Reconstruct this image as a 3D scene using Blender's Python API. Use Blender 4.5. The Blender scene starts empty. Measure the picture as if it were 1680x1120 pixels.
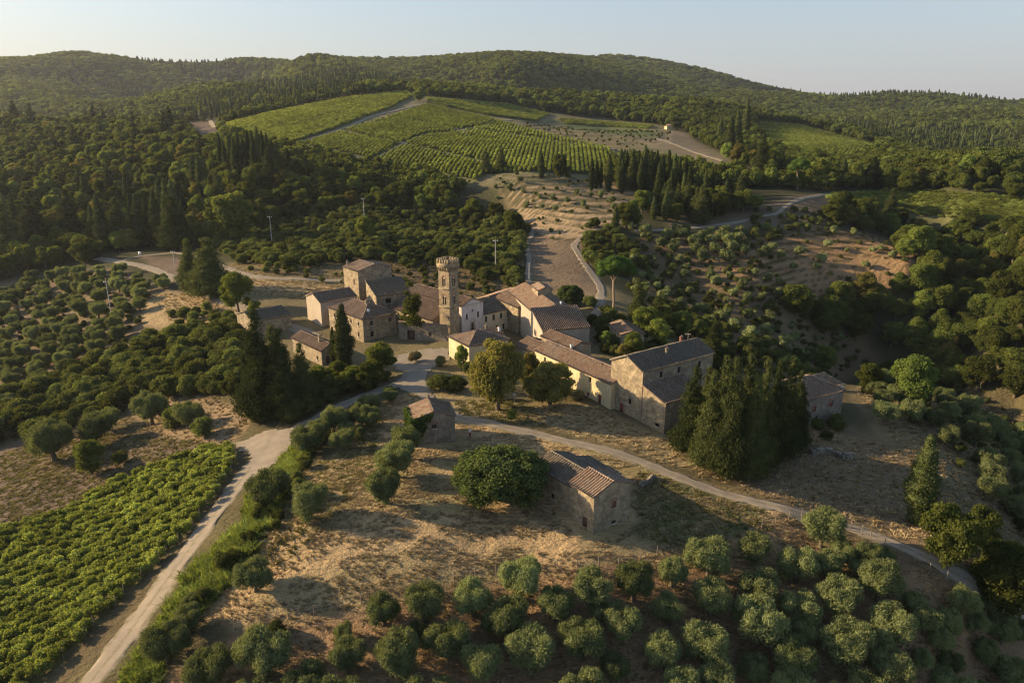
import bpy, bmesh, math, random
import numpy as np
from mathutils import Vector, Matrix
R = math.radians
rng = np.random.default_rng(7); random.seed(7)
scene = bpy.context.scene
# ------------------------------------------------------------------ camera, sky, sun, exposure
CAMH = 55.0; PITCH = R(17.1); F = 1200.0
cd = bpy.data.cameras.new('camera'); cam = bpy.data.objects.new('camera', cd)
scene.collection.objects.link(cam); scene.camera = cam
cam.location = (0, 0, CAMH); cam.rotation_euler = (math.pi/2 - PITCH, 0, 0)
cd.sensor_width = 36; cd.lens = 36*F/1680; cd.clip_start = 1; cd.clip_end = 20000
SUN_AZ = math.atan2(-0.975, 0.21)      # compass angle of the sun, measured from +Y towards +X
SUN_EL = R(18.5)
w = bpy.data.worlds.new('World'); scene.world = w; w.use_nodes = True
nt = w.node_tree; sky = nt.nodes.new('ShaderNodeTexSky'); sky.sky_type = 'NISHITA'
sky.sun_disc = False; sky.sun_elevation = SUN_EL; sky.sun_rotation = SUN_AZ
sky.altitude = 400; sky.air_density = 1.0; sky.dust_density = 1.6; sky.ozone_density = 1.2
bg = nt.nodes['Background']; bg.inputs[1].default_value = 0.1
# haze low in the sky, paler and warmer towards the sun (a function of direction only)
def wn(t, **k):
    x = nt.nodes.new(t)
    for a, b in k.items(): setattr(x, a, b)
    return x
def wm(op, a, b=0.0):
    x = wn('ShaderNodeMath', operation=op)
    for i, q in enumerate((a, b)):
        if isinstance(q, bpy.types.NodeSocket): nt.links.new(q, x.inputs[i])
        else: x.inputs[i].default_value = q
    return x.outputs[0]
tcw = wn('ShaderNodeTexCoord'); sx = wn('ShaderNodeSeparateXYZ'); nt.links.new(tcw.outputs['Generated'], sx.inputs[0])
elev = wm('MAXIMUM', sx.outputs[2], 0.0); hz = wm('POWER', 2.718, wm('MULTIPLY', elev, -4.5))
tow = wm('MULTIPLY', wm('ADD', wm('MULTIPLY', sx.outputs[0], -0.975), wm('MULTIPLY', sx.outputs[1], 0.21)), 1.0)
r1 = wn('ShaderNodeValToRGB'); nt.links.new(wm('ADD', wm('MULTIPLY', tow, .5), .5), r1.inputs[0])
e_ = r1.color_ramp.elements; e_[0].position = .40; e_[0].color = (2.42, 2.5, 2.68, 1); e_[1].position = .95; e_[1].color = (2.72, 2.66, 2.56, 1)
r2 = wn('ShaderNodeValToRGB'); nt.links.new(elev, r2.inputs[0]); e_ = r2.color_ramp.elements
e_[0].position = .0; e_[0].color = (1.06, .98, .93, 1); e_[1].position = .16; e_[1].color = (.88, .97, 1.08, 1)
mlt = wn('ShaderNodeMix', data_type='RGBA', blend_type='MULTIPLY'); mlt.inputs[0].default_value = 1; nt.links.new(r1.outputs[0], mlt.inputs[6]); nt.links.new(r2.outputs[0], mlt.inputs[7])
mxs = wn('ShaderNodeMix', data_type='RGBA'); nt.links.new(hz, mxs.inputs[0]); nt.links.new(sky.outputs[0], mxs.inputs[6]); nt.links.new(mlt.outputs[2], mxs.inputs[7])
nt.links.new(mxs.outputs[2], bg.inputs[0])
sl = bpy.data.lights.new('sun', 'SUN'); sun = bpy.data.objects.new('sun', sl); scene.collection.objects.link(sun)
sl.energy = 5.0; sl.angle = R(0.55); sl.color = (1.0, 0.74, 0.44)
sv = Vector((math.sin(SUN_AZ)*math.cos(SUN_EL), math.cos(SUN_AZ)*math.cos(SUN_EL), math.sin(SUN_EL)))
sun.rotation_euler = sv.to_track_quat('Z', 'Y').to_euler(); sun.location = sv*300
scene.view_settings.view_transform = 'Standard'; scene.view_settings.look = 'None'
scene.view_settings.exposure = 1.08; scene.view_settings.gamma = 1.0
scene.render.engine = 'CYCLES'; scene.cycles.filter_width = 1.2
cy = scene.cycles; cy.max_bounces = 5; cy.diffuse_bounces = 2; cy.glossy_bounces = 1; cy.transmission_bounces = 3
cy.transparent_max_bounces = 4; cy.volume_bounces = 0; cy.use_denoising = True; cy.denoising_prefilter = 'ACCURATE'; cy.use_adaptive_sampling = True
cy.adaptive_threshold = 0.008; scene.render.use_motion_blur = False; cy.caustics_reflective = False; cy.caustics_refractive = False
col = scene.collection

# ------------------------------------------------------------------ tagging helpers
def tag(o, label=None, cat=None, group=None, kind=None):
    if label: o['label'] = label
    if cat: o['category'] = cat
    if group: o['group'] = group
    if kind: o['kind'] = kind
    return o
def empty(name, loc=(0, 0, 0), rz=0.0):
    o = bpy.data.objects.new(name, None); col.objects.link(o); o.location = loc; o.rotation_euler = (0, 0, rz)
    o.empty_display_size = 0.5; return o
def link(name, me, parent=None, loc=(0, 0, 0)):
    o = bpy.data.objects.new(name, me); col.objects.link(o); o.location = loc
    if parent: o.parent = parent
    return o
def copy_tree(o, parent=None):
    c = o.copy(); col.objects.link(c); c.parent = parent
    for ch in o.children: copy_tree(ch, c)
    return c
def npmesh(name, v, faces4=None, faces3=None, mat=None, smooth=False):
    v = np.asarray(v, dtype=np.float32).reshape(-1, 3)
    me = bpy.data.meshes.new(name); parts = []; n = 0; starts = []; tot = []
    for f, k in ((faces4, 4), (faces3, 3)):
        if f is None or len(f) == 0: continue
        f = np.asarray(f, dtype=np.int32).reshape(-1, k); parts.append(f.ravel())
        starts.append(n + np.arange(len(f))*k); tot.append(np.full(len(f), k)); n += f.size
    li = np.concatenate(parts); ls = np.concatenate(starts).astype(np.int32); lt = np.concatenate(tot).astype(np.int32)
    me.vertices.add(len(v)); me.vertices.foreach_set('co', v.ravel())
    me.loops.add(len(li)); me.loops.foreach_set('vertex_index', li)
    me.polygons.add(len(ls)); me.polygons.foreach_set('loop_start', ls)
    me.update(calc_edges=True)
    if smooth: me.polygons.foreach_set('use_smooth', np.ones(len(ls), dtype=bool))
    if mat: me.materials.append(mat)
    return me

# ------------------------------------------------------------------ terrain: heights from surveyed points
CP, SP = math.cos(PITCH), math.sin(PITCH)
def ray(u, v):
    dx = (np.asarray(u, float)-840)/F; dv = (560-np.asarray(v, float))/F
    return dx, CP + dv*SP, -SP + dv*CP          # X, Y, Z of the view ray
def PY(u, v, Y):      # point of that sight line at distance Y
    x, y, z = ray(u, v); t = Y/y; return (x*t, Y, CAMH + z*t)
def PZ(u, v, z0):     # point of that sight line at height z0
    x, y, z = ray(u, v); t = (z0-CAMH)/z; return (x*t, y*t, z0)
def proj(X, Y, Z):
    X = np.asarray(X, float); Y = np.asarray(Y, float); dz = np.asarray(Z, float)-CAMH
    d = Y*CP - dz*SP; up = Y*SP + dz*CP
    d = np.where(d < 1, 1, d)
    return 840 + F*X/d, 560 - F*up/d
ctrl = []
def cz(*a):
    for u, v, z in a: ctrl.append(PZ(u, v, z))
def cY(*a, dz=0):
    for u, v, Y in a:
        p = PY(u, v, Y); ctrl.append((p[0], p[1], p[2]+dz))
# hamlet, meadow, near groves
cz((700,580,1),(790,545,1.5),(735,562,1),(595,562,0),(660,600,.3),(940,655,0),(1093,712,-1.2),(690,728,-.2),(975,875,-1.5),
   (820,720,-.3),(505,865,-.8),(700,900,-1.2),(540,680,-1.5),(440,735,-3.5),(300,900,-6.5),(160,1110,-10),(380,960,-4.2),(480,780,-2),(560,950,-2.6),
   (690,970,-3),(950,950,-2.8),(850,1110,-8),(1100,1000,-5),(1300,1110,-10),(1600,1110,-15),(500,1100,-7.5),(1290,835,-2),(1300,930,-5),(1500,905,-4),
   (1600,960,-7),(1400,750,-4),(1495,858,-5),(1650,850,-12),(1600,690,-17),(1660,760,-15),(1340,700,-3.5),(1200,770,-1.6),(1050,780,-.8),
   (1480,640,-12),(1250,560,-8),(1130,480,-4),(1330,520,-14),(1010,500,3),(960,570,1),(1100,560,-2),
   (200,850,-9.5),(0,850,-12),(0,1100,-14),(100,1000,-11.5),(60,720,-14),(250,740,-8),(330,640,-7),(200,600,-10),(420,600,-3),(400,660,-4),(100,600,-13),(60,500,-13),(250,520,-5),
   (190,425,-2),(300,465,-1),(400,500,0),(480,530,0),(350,428,1),(550,460,2.5),(430,440,3),(620,455,2.5),(720,440,3.5),(600,400,7),(760,400,7),(850,440,4.5))
cY((840,539,197),(795,546,189),(862,560,186),(880,575,180))
cz((-300,600,-18),(-400,900,-18),(-300,450,-10),(2000,800,-25),(2000,1000,-22),(2000,650,-25),(1800,650,-25),(840,1500,-14),(300,1500,-16),(1500,1500,-20))
# saddle, terraces and slopes beyond
cz((930,440,4.5),(965,470,3),(900,400,7),(900,380,9),(1050,420,4))
cY((900,300,372),(850,290,380),(1000,330,345),(940,350,325),(1100,372,312),(1150,400,292),(1280,400,300),(1350,440,284),(1450,400,302),(1490,440,278),(1240,450,262),(1200,450,262),(1250,365,330),
   (1300,330,355),(1450,330,385),(1600,340,352),(1680,355,326),(1560,322,372),(1680,332,352),(1280,300,400),(1450,305,410),(1250,280,430))
# gully and wooded slope on the far side of the valley (canopy, lowered to the ground)
cY((1450,520,258),(1560,560,238),(1680,600,208), dz=-13)
cY((1560,470,268),(1680,500,232),(1600,400,315),(1680,420,275),(1780,460,225),(1530,374,352), dz=-8)
# left wooded hillside
cY((100,300,400),(0,300,400),(250,300,400),(0,230,560),(200,195,690),(0,192,720),(320,205,680),(60,380,340),(200,370,345),(330,330,372),(450,330,360),(600,320,365),(720,330,365),(800,345,345),(-300,250,500), dz=-8)
cY((400,290,378), dz=-6)
cY((480,245,480),(600,262,455),(750,300,392),(690,200,600),(680,158,760),(550,162,740),(400,195,640),(330,215,620),(850,262,450),(1000,255,475),(900,215,600),(1080,215,640),(760,180,690),
   (1090,245,520),(980,300,395),(1120,290,420),(820,280,410),(1180,262,480))
# woods behind the vineyards
cY((900,172,800),(1000,190,760),(1130,200,700),(1190,225,560),(800,140,950),(950,150,1000),(1150,165,950),(640,135,950),(450,155,900),(300,180,850), dz=-9)
cY((1300,225,700),(1280,200,850),(1400,235,640),(1440,255,560),(1380,262,540))
cY((1550,255,650),(1680,260,620),(1600,215,1000),(1450,205,1100),(1680,200,1250),(1350,185,1500),(1250,170,1500), dz=-9)
# skylines, then ground falling behind them
cY((1500,150,1900),(1600,160,1900),(1680,170,1900),(1420,160,2100),(1350,162,2400),(1290,158,2700),(1180,130,2700),(1100,115,2700),(1000,102,2700),(950,103,2600),
   (900,96,1800),(800,89,1750),(700,97,1750),(600,98,1650),(500,90,1600),(400,101,1900),(300,102,2000),(230,98,1900),(130,90,1800),(60,94,1800),(0,98,1800),(-300,90,1800),(2000,180,1900), dz=-12)
cY((80,170,1150),(200,165,1200),(330,150,1250),(0,165,1200),(480,130,1150),(620,118,1250),(800,112,1350),(1000,135,1500),(1150,150,1800), dz=-9)
cY((100,192,800),(200,182,850),(50,190,900), dz=-28)
cY((355,150,1420),(430,122,1650),(280,168,1380), dz=-46)
cY((900,138,1230),(1050,152,1230),(1180,172,1120),(780,125,1350), dz=-42)
for a in (-1.3,-.9,-.6,-.4,-.2,0,.2,.35,.5,.7,.9,1.3): ctrl.append((a*3800, 3800, 80)); ctrl.append((a*7500, 7500, 40))
for a in (-.9,-.6,-.4,-.2,-.05,.0): ctrl.append((a*2600, 2600, 110))
for a in (-1.5,-1.1,1.1,1.5):
    for Y in (60, 200, 600, 1500): ctrl.append((a*Y, Y, {60:-15, 200:-15, 600:30, 1500:120}[Y]))
ctrl = np.array(ctrl); KA = 1.6
def qspace(X, Y): return np.stack([KA*X/Y, np.log(Y)], -1)
Q = qspace(ctrl[:, 0], ctrl[:, 1])
def tps(d2): return 0.5*d2*np.log(d2+1e-12)
nC = len(Q); Kmat = tps(((Q[:, None]-Q[None])**2).sum(-1)) + np.eye(nC)*2e-4
Pm = np.hstack([np.ones((nC, 1)), Q]); A = np.zeros((nC+3, nC+3)); A[:nC, :nC] = Kmat; A[:nC, nC:] = Pm; A[nC:, :nC] = Pm.T
sol = np.linalg.solve(A, np.concatenate([ctrl[:, 2], np.zeros(3)]))
NA, NB = 760, 860; A0, A1 = -1.7, 1.7; B0, B1 = math.log(22), math.log(7500)
ga = np.linspace(A0, A1, NA); gb = np.linspace(B0, B1, NB)
_lat = {}
def vnoise(x, y, s):   # smooth value noise
    if s not in _lat: _lat[s] = np.random.default_rng(s).random((256, 256))
    L = _lat[s]; xi = np.floor(x).astype(int); yi = np.floor(y).astype(int); fx = x-xi; fy = y-yi
    fx = fx*fx*(3-2*fx); fy = fy*fy*(3-2*fy); g = lambda i, j: L[i % 256, j % 256]
    return (g(xi, yi)*(1-fx)+g(xi+1, yi)*fx)*(1-fy)+(g(xi, yi+1)*(1-fx)+g(xi+1, yi+1)*fx)*fy - .5
def fbm(x, y, s, o=4):
    r = 0; a = 1.0
    for k in range(o): r = r + a*vnoise(x*2**k, y*2**k, s+k); a *= .5
    return r
AA, BB = np.meshgrid(ga, gb, indexing='ij'); YY = np.exp(BB); XX = AA*YY
HH = np.zeros_like(AA)
for i in range(0, NA, 40):
    q = np.stack([KA*AA[i:i+40], BB[i:i+40]], -1).reshape(-1, 2)
    d2 = ((q[:, None]-Q[None])**2).sum(-1)
    HH[i:i+40] = (tps(d2) @ sol[:nC] + sol[nC] + q @ sol[nC+1:]).reshape(-1, NB)
far = np.clip((YY-350)/900, 0, 1)
HH += far*15*fbm(XX/420, YY/420, 11, 3) + np.clip((YY-700)/700, 0, 1)*36*(.24-np.abs(fbm(XX/330+3, YY/520, 15, 2))) + np.clip((YY-200)/300, 0, 1)*2.2*fbm(XX/60, YY/60, 31, 3) + 0.35*fbm(XX/9, YY/9, 41, 3)
def H(X, Y):
    X = np.asarray(X, float); Y = np.asarray(Y, float)
    fa = np.clip((X/Y-A0)/(A1-A0)*(NA-1), 0, NA-1.001); fb = np.clip((np.log(np.maximum(Y, 22))-B0)/(B1-B0)*(NB-1), 0, NB-1.001)
    i = fa.astype(int); j = fb.astype(int); x = fa-i; y = fb-j
    return (HH[i, j]*(1-x)+HH[i+1, j]*x)*(1-y)+(HH[i, j+1]*(1-x)+HH[i+1, j+1]*x)*y
TS = np.exp(np.linspace(math.log(50), math.log(6000), 1500))
def G(u, v):          # where the sight line meets the ground
    x, y, z = ray(u, v); X, Y, Z = x*TS, y*TS, CAMH+z*TS
    below = Z < H(X, Y); k = int(np.argmax(below)) if below.any() else len(TS)-1
    k = max(k, 1); lo, hi = TS[k-1], TS[k]
    for _ in range(14):
        m = (lo+hi)/2
        if CAMH+z*m < H(x*m, y*m): hi = m
        else: lo = m
    return np.array([float(x*hi), float(y*hi), float(H(x*hi, y*hi))])
def inpoly(u, v, poly):
    u = np.asarray(u); v = np.asarray(v); r = np.zeros(u.shape, bool); n = len(poly)
    for i in range(n):
        x1, y1 = poly[i]; x2, y2 = poly[(i+1) % n]
        c = ((y1 > v) != (y2 > v)) & (u < (x2-x1)*(v-y1)/((y2-y1) or 1e-9)+x1); r ^= c
    return r
# ------------------------------------------------------------------ surveyed outlines (photo pixels -> land)
MEADOW = [(480,790),(560,740),(640,655),(690,640),(760,690),(900,715),(1040,760),(1180,800),(1290,838),(1240,872),(1080,912),(890,938),(690,968),(560,1000),(390,1032),(335,1010),(400,900)]
GROVE = [(390,1040),(690,975),(890,940),(1080,915),(1290,850),(1500,920),(1720,1040),(1760,1400),(150,1400),(250,1120)]
TERR = [(805,280),(900,283),(1000,300),(1060,318),(1062,345),(1000,368),(962,398),(880,392),(838,335)]
BROWN = [(1180,440),(1250,395),(1330,380),(1420,383),(1515,410),(1505,455),(1440,480),(1330,500),(1240,480)]
VIN_L = [(372,205),(440,188),(560,163),(668,150),(676,160),(640,178),(560,208),(480,236),(430,238),(385,222)]
VIN_M = [(492,238),(650,190),(700,172),(800,195),(900,222),(1000,246),(1015,262),(985,288),(880,282),(800,285),(765,305),(690,295),(600,275)]
VIN_T = [(700,162),(830,172),(900,188),(880,200),(800,190),(705,170)]
VIN_F = [(915,196),(1075,208),(1062,213),(930,204)]
VIN_R = [(1235,200),(1310,206),(1440,240),(1432,258),(1380,270),(1290,256),(1250,240)]
VIN_S = [(1215,283),(1330,296),(1322,306),(1225,300)]
VIN_N = [(1340,320),(1450,314),(1560,318),(1700,330),(1690,388),(1570,366),(1480,350),(1380,338)]
FIELD_A = [(880,196),(1000,206),(1100,216),(1095,232),(1010,246),(905,222),(850,205)]
FIELD_B = [(1040,232),(1120,212),(1180,262),(1215,280),(1200,290),(1130,255)]
SADDLE = [(862,372),(900,385),(962,398),(990,470),(960,500),(930,480),(885,472),(862,420)]
PLOT = [(302,203),(345,200),(372,238),(340,240),(310,225)]
VINE_NEAR = [(340,736),(396,740),(372,785),(325,855),(215,970),(130,1055),(70,1110),(-30,1210),(-320,1400),(-320,985),(0,872),(100,845),(200,795),(280,757)]
ug, vg = proj(XX, YY, HH)
for poly, st in ((TERR, 1.7), (BROWN, 1.5), (FIELD_A, 2.2)):
    k = inpoly(ug, vg, poly) & (YY > 180) & (YY < 800)
    ph = HH[k]/st; fr = ph-np.floor(ph); HH[k] += st*.62*(np.clip((fr-.68)/.32, 0, 1)-fr)
OPEN_V = [(372,203),(440,186),(560,161),(668,149),(700,158),(830,170),(900,186),(1090,206),(1210,262),(1200,290),(1015,262),(985,300),(765,308),(600,278),(480,247),(430,242)]
# ------------------------------------------------------------------ materials
def newmat(name):
    m = bpy.data.materials.new(name); m.use_nodes = True; m.node_tree.nodes.clear(); return m, m.node_tree
class NB_:
    def __init__(s, name): s.m, s.t = newmat(name)
    def n(s, typ, **k):
        x = s.t.nodes.new(typ)
        for a, b in k.items():
            if a.startswith('i_'):
                key = a[2:]; key = int(key) if key.isdigit() else key.replace('_', ' ')
                if isinstance(b, bpy.types.NodeSocket): s.t.links.new(b, x.inputs[key])
                else: x.inputs[key].default_value = b
            else: setattr(x, a, b)
        return x
    def math(s, op, a, b=0.0, c=None):
        x = s.n('ShaderNodeMath', operation=op)
        for i, q in enumerate((a, b) if c is None else (a, b, c)):
            if isinstance(q, bpy.types.NodeSocket): s.t.links.new(q, x.inputs[i])
            else: x.inputs[i].default_value = q
        return x.outputs[0]
    def noise(s, vec, scale, detail=3, rough=.55):
        x = s.n('ShaderNodeTexNoise'); x.inputs['Scale'].default_value = scale; x.inputs['Detail'].default_value = detail
        x.inputs['Roughness'].default_value = rough
        if vec is not None: s.t.links.new(vec, x.inputs['Vector'])
        return x.outputs[0]
    def mix(s, f, a, b, mode='MIX'):
        x = s.n('ShaderNodeMix', data_type='RGBA', blend_type=mode)
        for k, q in ((0, f), (6, a), (7, b)):
            if isinstance(q, bpy.types.NodeSocket): s.t.links.new(q, x.inputs[k])
            elif k == 0: x.inputs[0].default_value = q
            else: x.inputs[k].default_value = (*q[:3], 1)
        return x.outputs[2]
    def ramp(s, f, stops):
        x = s.n('ShaderNodeValToRGB'); s.t.links.new(f, x.inputs[0]); e = x.color_ramp.elements
        while len(e) < len(stops): e.new(.5)
        for i, (p, c) in enumerate(stops): e[i].position = p; e[i].color = (*c, 1) if len(c) == 3 else c
        return x.outputs[0]
    def mrange(s, f, a, b, c=0., d=1.):
        x = s.n('ShaderNodeMapRange'); s.t.links.new(f, x.inputs[0])
        for i, q in enumerate((a, b, c, d)): x.inputs[i+1].default_value = q
        return x.outputs[0]
    def out(s, sh): o = s.n('ShaderNodeOutputMaterial'); s.t.links.new(sh, o.inputs[0]); return s.m
    def pbr(s, colr, rough=.9, bump=None, bstr=.5, bdist=.1, spec=.2):
        p = s.n('ShaderNodeBsdfPrincipled')
        if isinstance(colr, bpy.types.NodeSocket): s.t.links.new(colr, p.inputs['Base Color'])
        else: p.inputs['Base Color'].default_value = (*colr, 1)
        if isinstance(rough, bpy.types.NodeSocket): s.t.links.new(rough, p.inputs['Roughness'])
        else: p.inputs['Roughness'].default_value = rough
        p.inputs['Specular IOR Level'].default_value = spec
        if bump is not None:
            bn = s.n('ShaderNodeBump'); bn.inputs['Strength'].default_value = bstr; bn.inputs['Distance'].default_value = bdist
            s.t.links.new(bump, bn.inputs['Height']); s.t.links.new(bn.outputs[0], p.inputs['Normal'])
        return p.outputs[0]

def foliage(name, c1, c2, trans=.35, tcol=1.5, hue=.03, vr=(.70, 1.32)):
    b = NB_(name); oi = b.n('ShaderNodeObjectInfo'); tc = b.n('ShaderNodeTexCoord')
    n1 = b.noise(tc.outputs['Object'], .55, 2); n2 = b.noise(tc.outputs['Object'], 4.0, 2)
    f = b.math('ADD', b.math('MULTIPLY', n1, .9), b.math('MULTIPLY', n2, .5))
    f = b.math('ADD', f, b.math('MULTIPLY', b.math('SUBTRACT', oi.outputs['Random'], .5), .55))
    c = b.mix(b.mrange(f, .4, 1.0), c1, c2)
    ge = b.n('ShaderNodeNewGeometry'); bigv = b.math('ADD', b.noise(ge.outputs['Position'], .011, 3), b.math('MULTIPLY', b.noise(ge.outputs['Position'], .06, 2), .6))
    hs = b.n('ShaderNodeHueSaturation'); b.t.links.new(c, hs.inputs['Color'])
    b.t.links.new(b.mrange(oi.outputs['Random'], 0, 1, .5-hue, .5+hue*.6), hs.inputs['Hue'])
    b.t.links.new(b.math('MULTIPLY', b.mrange(bigv, .6, 1.0, .8, 1.25), b.mrange(b.math('FRACT', b.math('MULTIPLY', oi.outputs['Random'], 7.3)), 0, 1, *vr)), hs.inputs['Value'])
    d = b.n('ShaderNodeBsdfDiffuse'); b.t.links.new(hs.outputs[0], d.inputs[0])
    tr = b.n('ShaderNodeBsdfTranslucent'); b.t.links.new(b.mix(1.0, hs.outputs[0], (tcol, tcol*.95, tcol*.45), 'MULTIPLY'), tr.inputs[0])
    mx = b.n('ShaderNodeMixShader'); mx.inputs[0].default_value = trans
    b.t.links.new(d.outputs[0], mx.inputs[1]); b.t.links.new(tr.outputs[0], mx.inputs[2])
    return b.out(mx.outputs[0])
M = {}
M['olive'] = foliage('olive_leaves', (.095, .122, .050), (.20, .225, .098), .30, 1.5, .012, (.84, 1.14))
M['oak'] = foliage('oak_leaves', (.045, .066, .017), (.125, .145, .038), .38, 2.0)
M['fig'] = foliage('dense_green_leaves', (.042, .060, .020), (.105, .130, .044), .30, 1.6)
M['lime'] = foliage('light_green_leaves', (.09, .13, .03), (.19, .23, .06), .4, 1.6)
M['autumn'] = foliage('yellowing_leaves', (.085, .10, .025), (.20, .17, .055), .35, 1.5)
M['cypress'] = foliage('cypress_leaves', (.030, .044, .015), (.085, .10, .036), .16, 1.3, .012)
M['cedar'] = foliage('cedar_needles', (.030, .043, .016), (.088, .10, .036), .22, 1.4, .012, (.85, 1.15))
M['pine'] = foliage('pine_needles', (.04, .075, .018), (.10, .16, .035), .25, 1.4, .01)
M['vine'] = foliage('vine_leaves', (.12, .165, .040), (.25, .28, .082), .42, 1.55, .02)
M['shrub'] = foliage('shrub_leaves', (.05, .07, .022), (.135, .15, .05), .34, 1.7)
M['reed'] = foliage('reed_leaves', (.14, .20, .045), (.25, .29, .085), .4, 1.5, .01)
M['ivy'] = foliage('ivy_leaves', (.036, .068, .016), (.095, .14, .036), .25, 1.5, .01)
M['straw'] = foliage('straw', (.34, .26, .145), (.46, .36, .21), .25, 1.05, .005)
M['grass'] = foliage('grass_blades', (.12, .13, .045), (.24, .21, .09), .3, 1.3, .02)
M['flower'] = foliage('flowering_leaves', (.11, .13, .05), (.27, .20, .11), .3, 1.2, .02)

def stone_mat(name, a, bcol, mortar, sc=2.4, tint=(1, 1, 1)):
    b = NB_(name); tc = b.n('ShaderNodeTexCoord'); mp = b.n('ShaderNodeMapping'); b.t.links.new(tc.outputs['Object'], mp.inputs[0])
    mp.inputs['Scale'].default_value = (1, 1, 1.9)
    nz = b.n('ShaderNodeTexNoise'); nz.inputs['Scale'].default_value = 1.5; b.t.links.new(mp.outputs[0], nz.inputs[0])
    vv = b.mix(.12, mp.outputs[0], nz.outputs['Color'], 'ADD')
    vo = b.n('ShaderNodeTexVoronoi'); vo.inputs['Scale'].default_value = sc; b.t.links.new(vv, vo.inputs['Vector'])
    ve = b.n('ShaderNodeTexVoronoi', feature='DISTANCE_TO_EDGE'); ve.inputs['Scale'].default_value = sc; b.t.links.new(vv, ve.inputs['Vector'])
    sp = b.n('ShaderNodeSeparateColor'); b.t.links.new(vo.outputs['Color'], sp.inputs[0])
    c = b.ramp(sp.outputs[0], [(0, a), (.45, bcol), (.8, tuple(.62*x for x in a)), (1, (.36, .30, .22))])
    mf = b.mrange(ve.outputs[0], .02, .09, 1, 0); c = b.mix(mf, c, mortar)
    pl = b.noise(tc.outputs['Object'], .45, 4, .6); c = b.mix(b.mrange(pl, .48, .66, 0, .75), c, mortar)
    st = b.noise(tc.outputs['Object'], .9, 5, .65); c = b.mix(b.mrange(st, .38, .7, .7, 0), c, (.13, .11, .085))
    h = b.math('ADD', b.mrange(ve.outputs[0], 0, .12), b.math('MULTIPLY', b.noise(tc.outputs['Object'], 9, 3), .5))
    return b.out(b.pbr(c, .95, h, .9, .07))
M['stone'] = stone_mat('rubble_stone', (.54, .42, .25), (.38, .295, .18), (.56, .46, .30))
M['stone_grey'] = stone_mat('grey_rubble_stone', (.34, .29, .22), (.25, .215, .165), (.40, .34, .255), 2.0)
M['stone_tower'] = stone_mat('tower_stone', (.54, .41, .23), (.34, .265, .16), (.48, .385, .24), 1.7)
def plaster(name, c0, c1, dirt=.6):
    b = NB_(name); tc = b.n('ShaderNodeTexCoord'); mp = b.n('ShaderNodeMapping'); b.t.links.new(tc.outputs['Object'], mp.inputs[0]); mp.inputs['Scale'].default_value = (1, 1, .35)
    f = b.noise(tc.outputs['Object'], .35, 5, .65); g = b.noise(mp.outputs[0], 1.6, 4, .6)
    c = b.mix(b.mrange(f, .35, .65), c0, c1); c = b.mix(b.mrange(g, .5, .75, 0, dirt), c, (.20, .16, .11))
    return b.out(b.pbr(c, .95, b.noise(tc.outputs['Object'], 7, 4), .4, .04))
M['cream'] = plaster('cream_plaster', (.60, .50, .30), (.50, .40, .235), .45)
M['yellow'] = plaster('yellow_plaster', (.60, .54, .40), (.52, .46, .33), .25)
M['white'] = plaster('white_plaster', (.60, .54, .50), (.46, .40, .37), .45)
M['pale'] = plaster('pale_plaster', (.42, .36, .28), (.34, .28, .21), .4)
def tile_mat(name, cs, lichen=(.24, .22, .18), lf=.5):
    b = NB_(name); uv = b.n('ShaderNodeUVMap', uv_map='UVMap'); fl = b.n('ShaderNodeVectorMath', operation='FLOOR'); b.t.links.new(uv.outputs[0], fl.inputs[0])
    wn = b.n('ShaderNodeTexWhiteNoise', noise_dimensions='3D'); b.t.links.new(fl.outputs[0], wn.inputs[0])
    tc = b.n('ShaderNodeTexCoord'); n1 = b.noise(tc.outputs['Object'], .5, 5, .65); n2 = b.noise(tc.outputs['Object'], 6, 2)
    f = b.math('ADD', b.math('MULTIPLY', wn.outputs[0], .62), b.math('MULTIPLY', n1, .38))
    c = b.ramp(f, [(i/(len(cs)-1)*.7+.12, q) for i, q in enumerate(cs)])
    c = b.mix(b.mrange(b.math('ADD', n1, b.math('MULTIPLY', n2, .25)), .55, .8, 0, lf), c, lichen)
    sx = b.n('ShaderNodeSeparateXYZ'); b.t.links.new(uv.outputs[0], sx.inputs[0]); ch = b.mrange(b.math('FRACT', sx.outputs[0]), .52, .62, 0, .9); c = b.mix(ch, c, (.045, .036, .028))
    return b.out(b.pbr(c, .9, n2, .4, .03))
M['tile'] = tile_mat('aged_roof_tiles', [(.15, .10, .07), (.23, .15, .105), (.29, .20, .14), (.19, .14, .11), (.35, .26, .19)])
M['tile_red'] = tile_mat('reddish_roof_tiles', [(.12, .075, .052), (.175, .11, .078), (.22, .15, .105), (.15, .11, .085), (.25, .185, .13)], lf=.3)
M['tile_slate'] = tile_mat('grey_lichen_roof_tiles', [(.11, .09, .07), (.16, .13, .10), (.20, .165, .125), (.14, .12, .095), (.26, .21, .155)], (.20, .18, .14), .6)
def plain(name, c, rough=.8, var=.25, sc=3):
    b = NB_(name); tc = b.n('ShaderNodeTexCoord'); f = b.noise(tc.outputs['Object'], sc, 4)
    return b.out(b.pbr(b.mix(f, tuple(x*(1-var) for x in c), tuple(min(1, x*(1+var)) for x in c)), rough, f, .3, .02))
M['bark'] = plain('bark', (.12, .095, .07), .95, .4, 5); M['palebark'] = plain('pale_bark', (.26, .19, .13), .95, .4, 5)
M['wood'] = plain('weathered_wood', (.20, .16, .12)); M['dark'] = plain('dark_opening', (.018, .016, .014)); M['glass'] = plain('window_glass', (.03, .035, .04), .2)
M['green_shutter'] = plain('green_shutter_paint', (.045, .075, .062)); M['red_door'] = plain('red_door_paint', (.22, .055, .045)); M['brick'] = plain('red_brick', (.24, .105, .07), .9, .4, 8)
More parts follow.
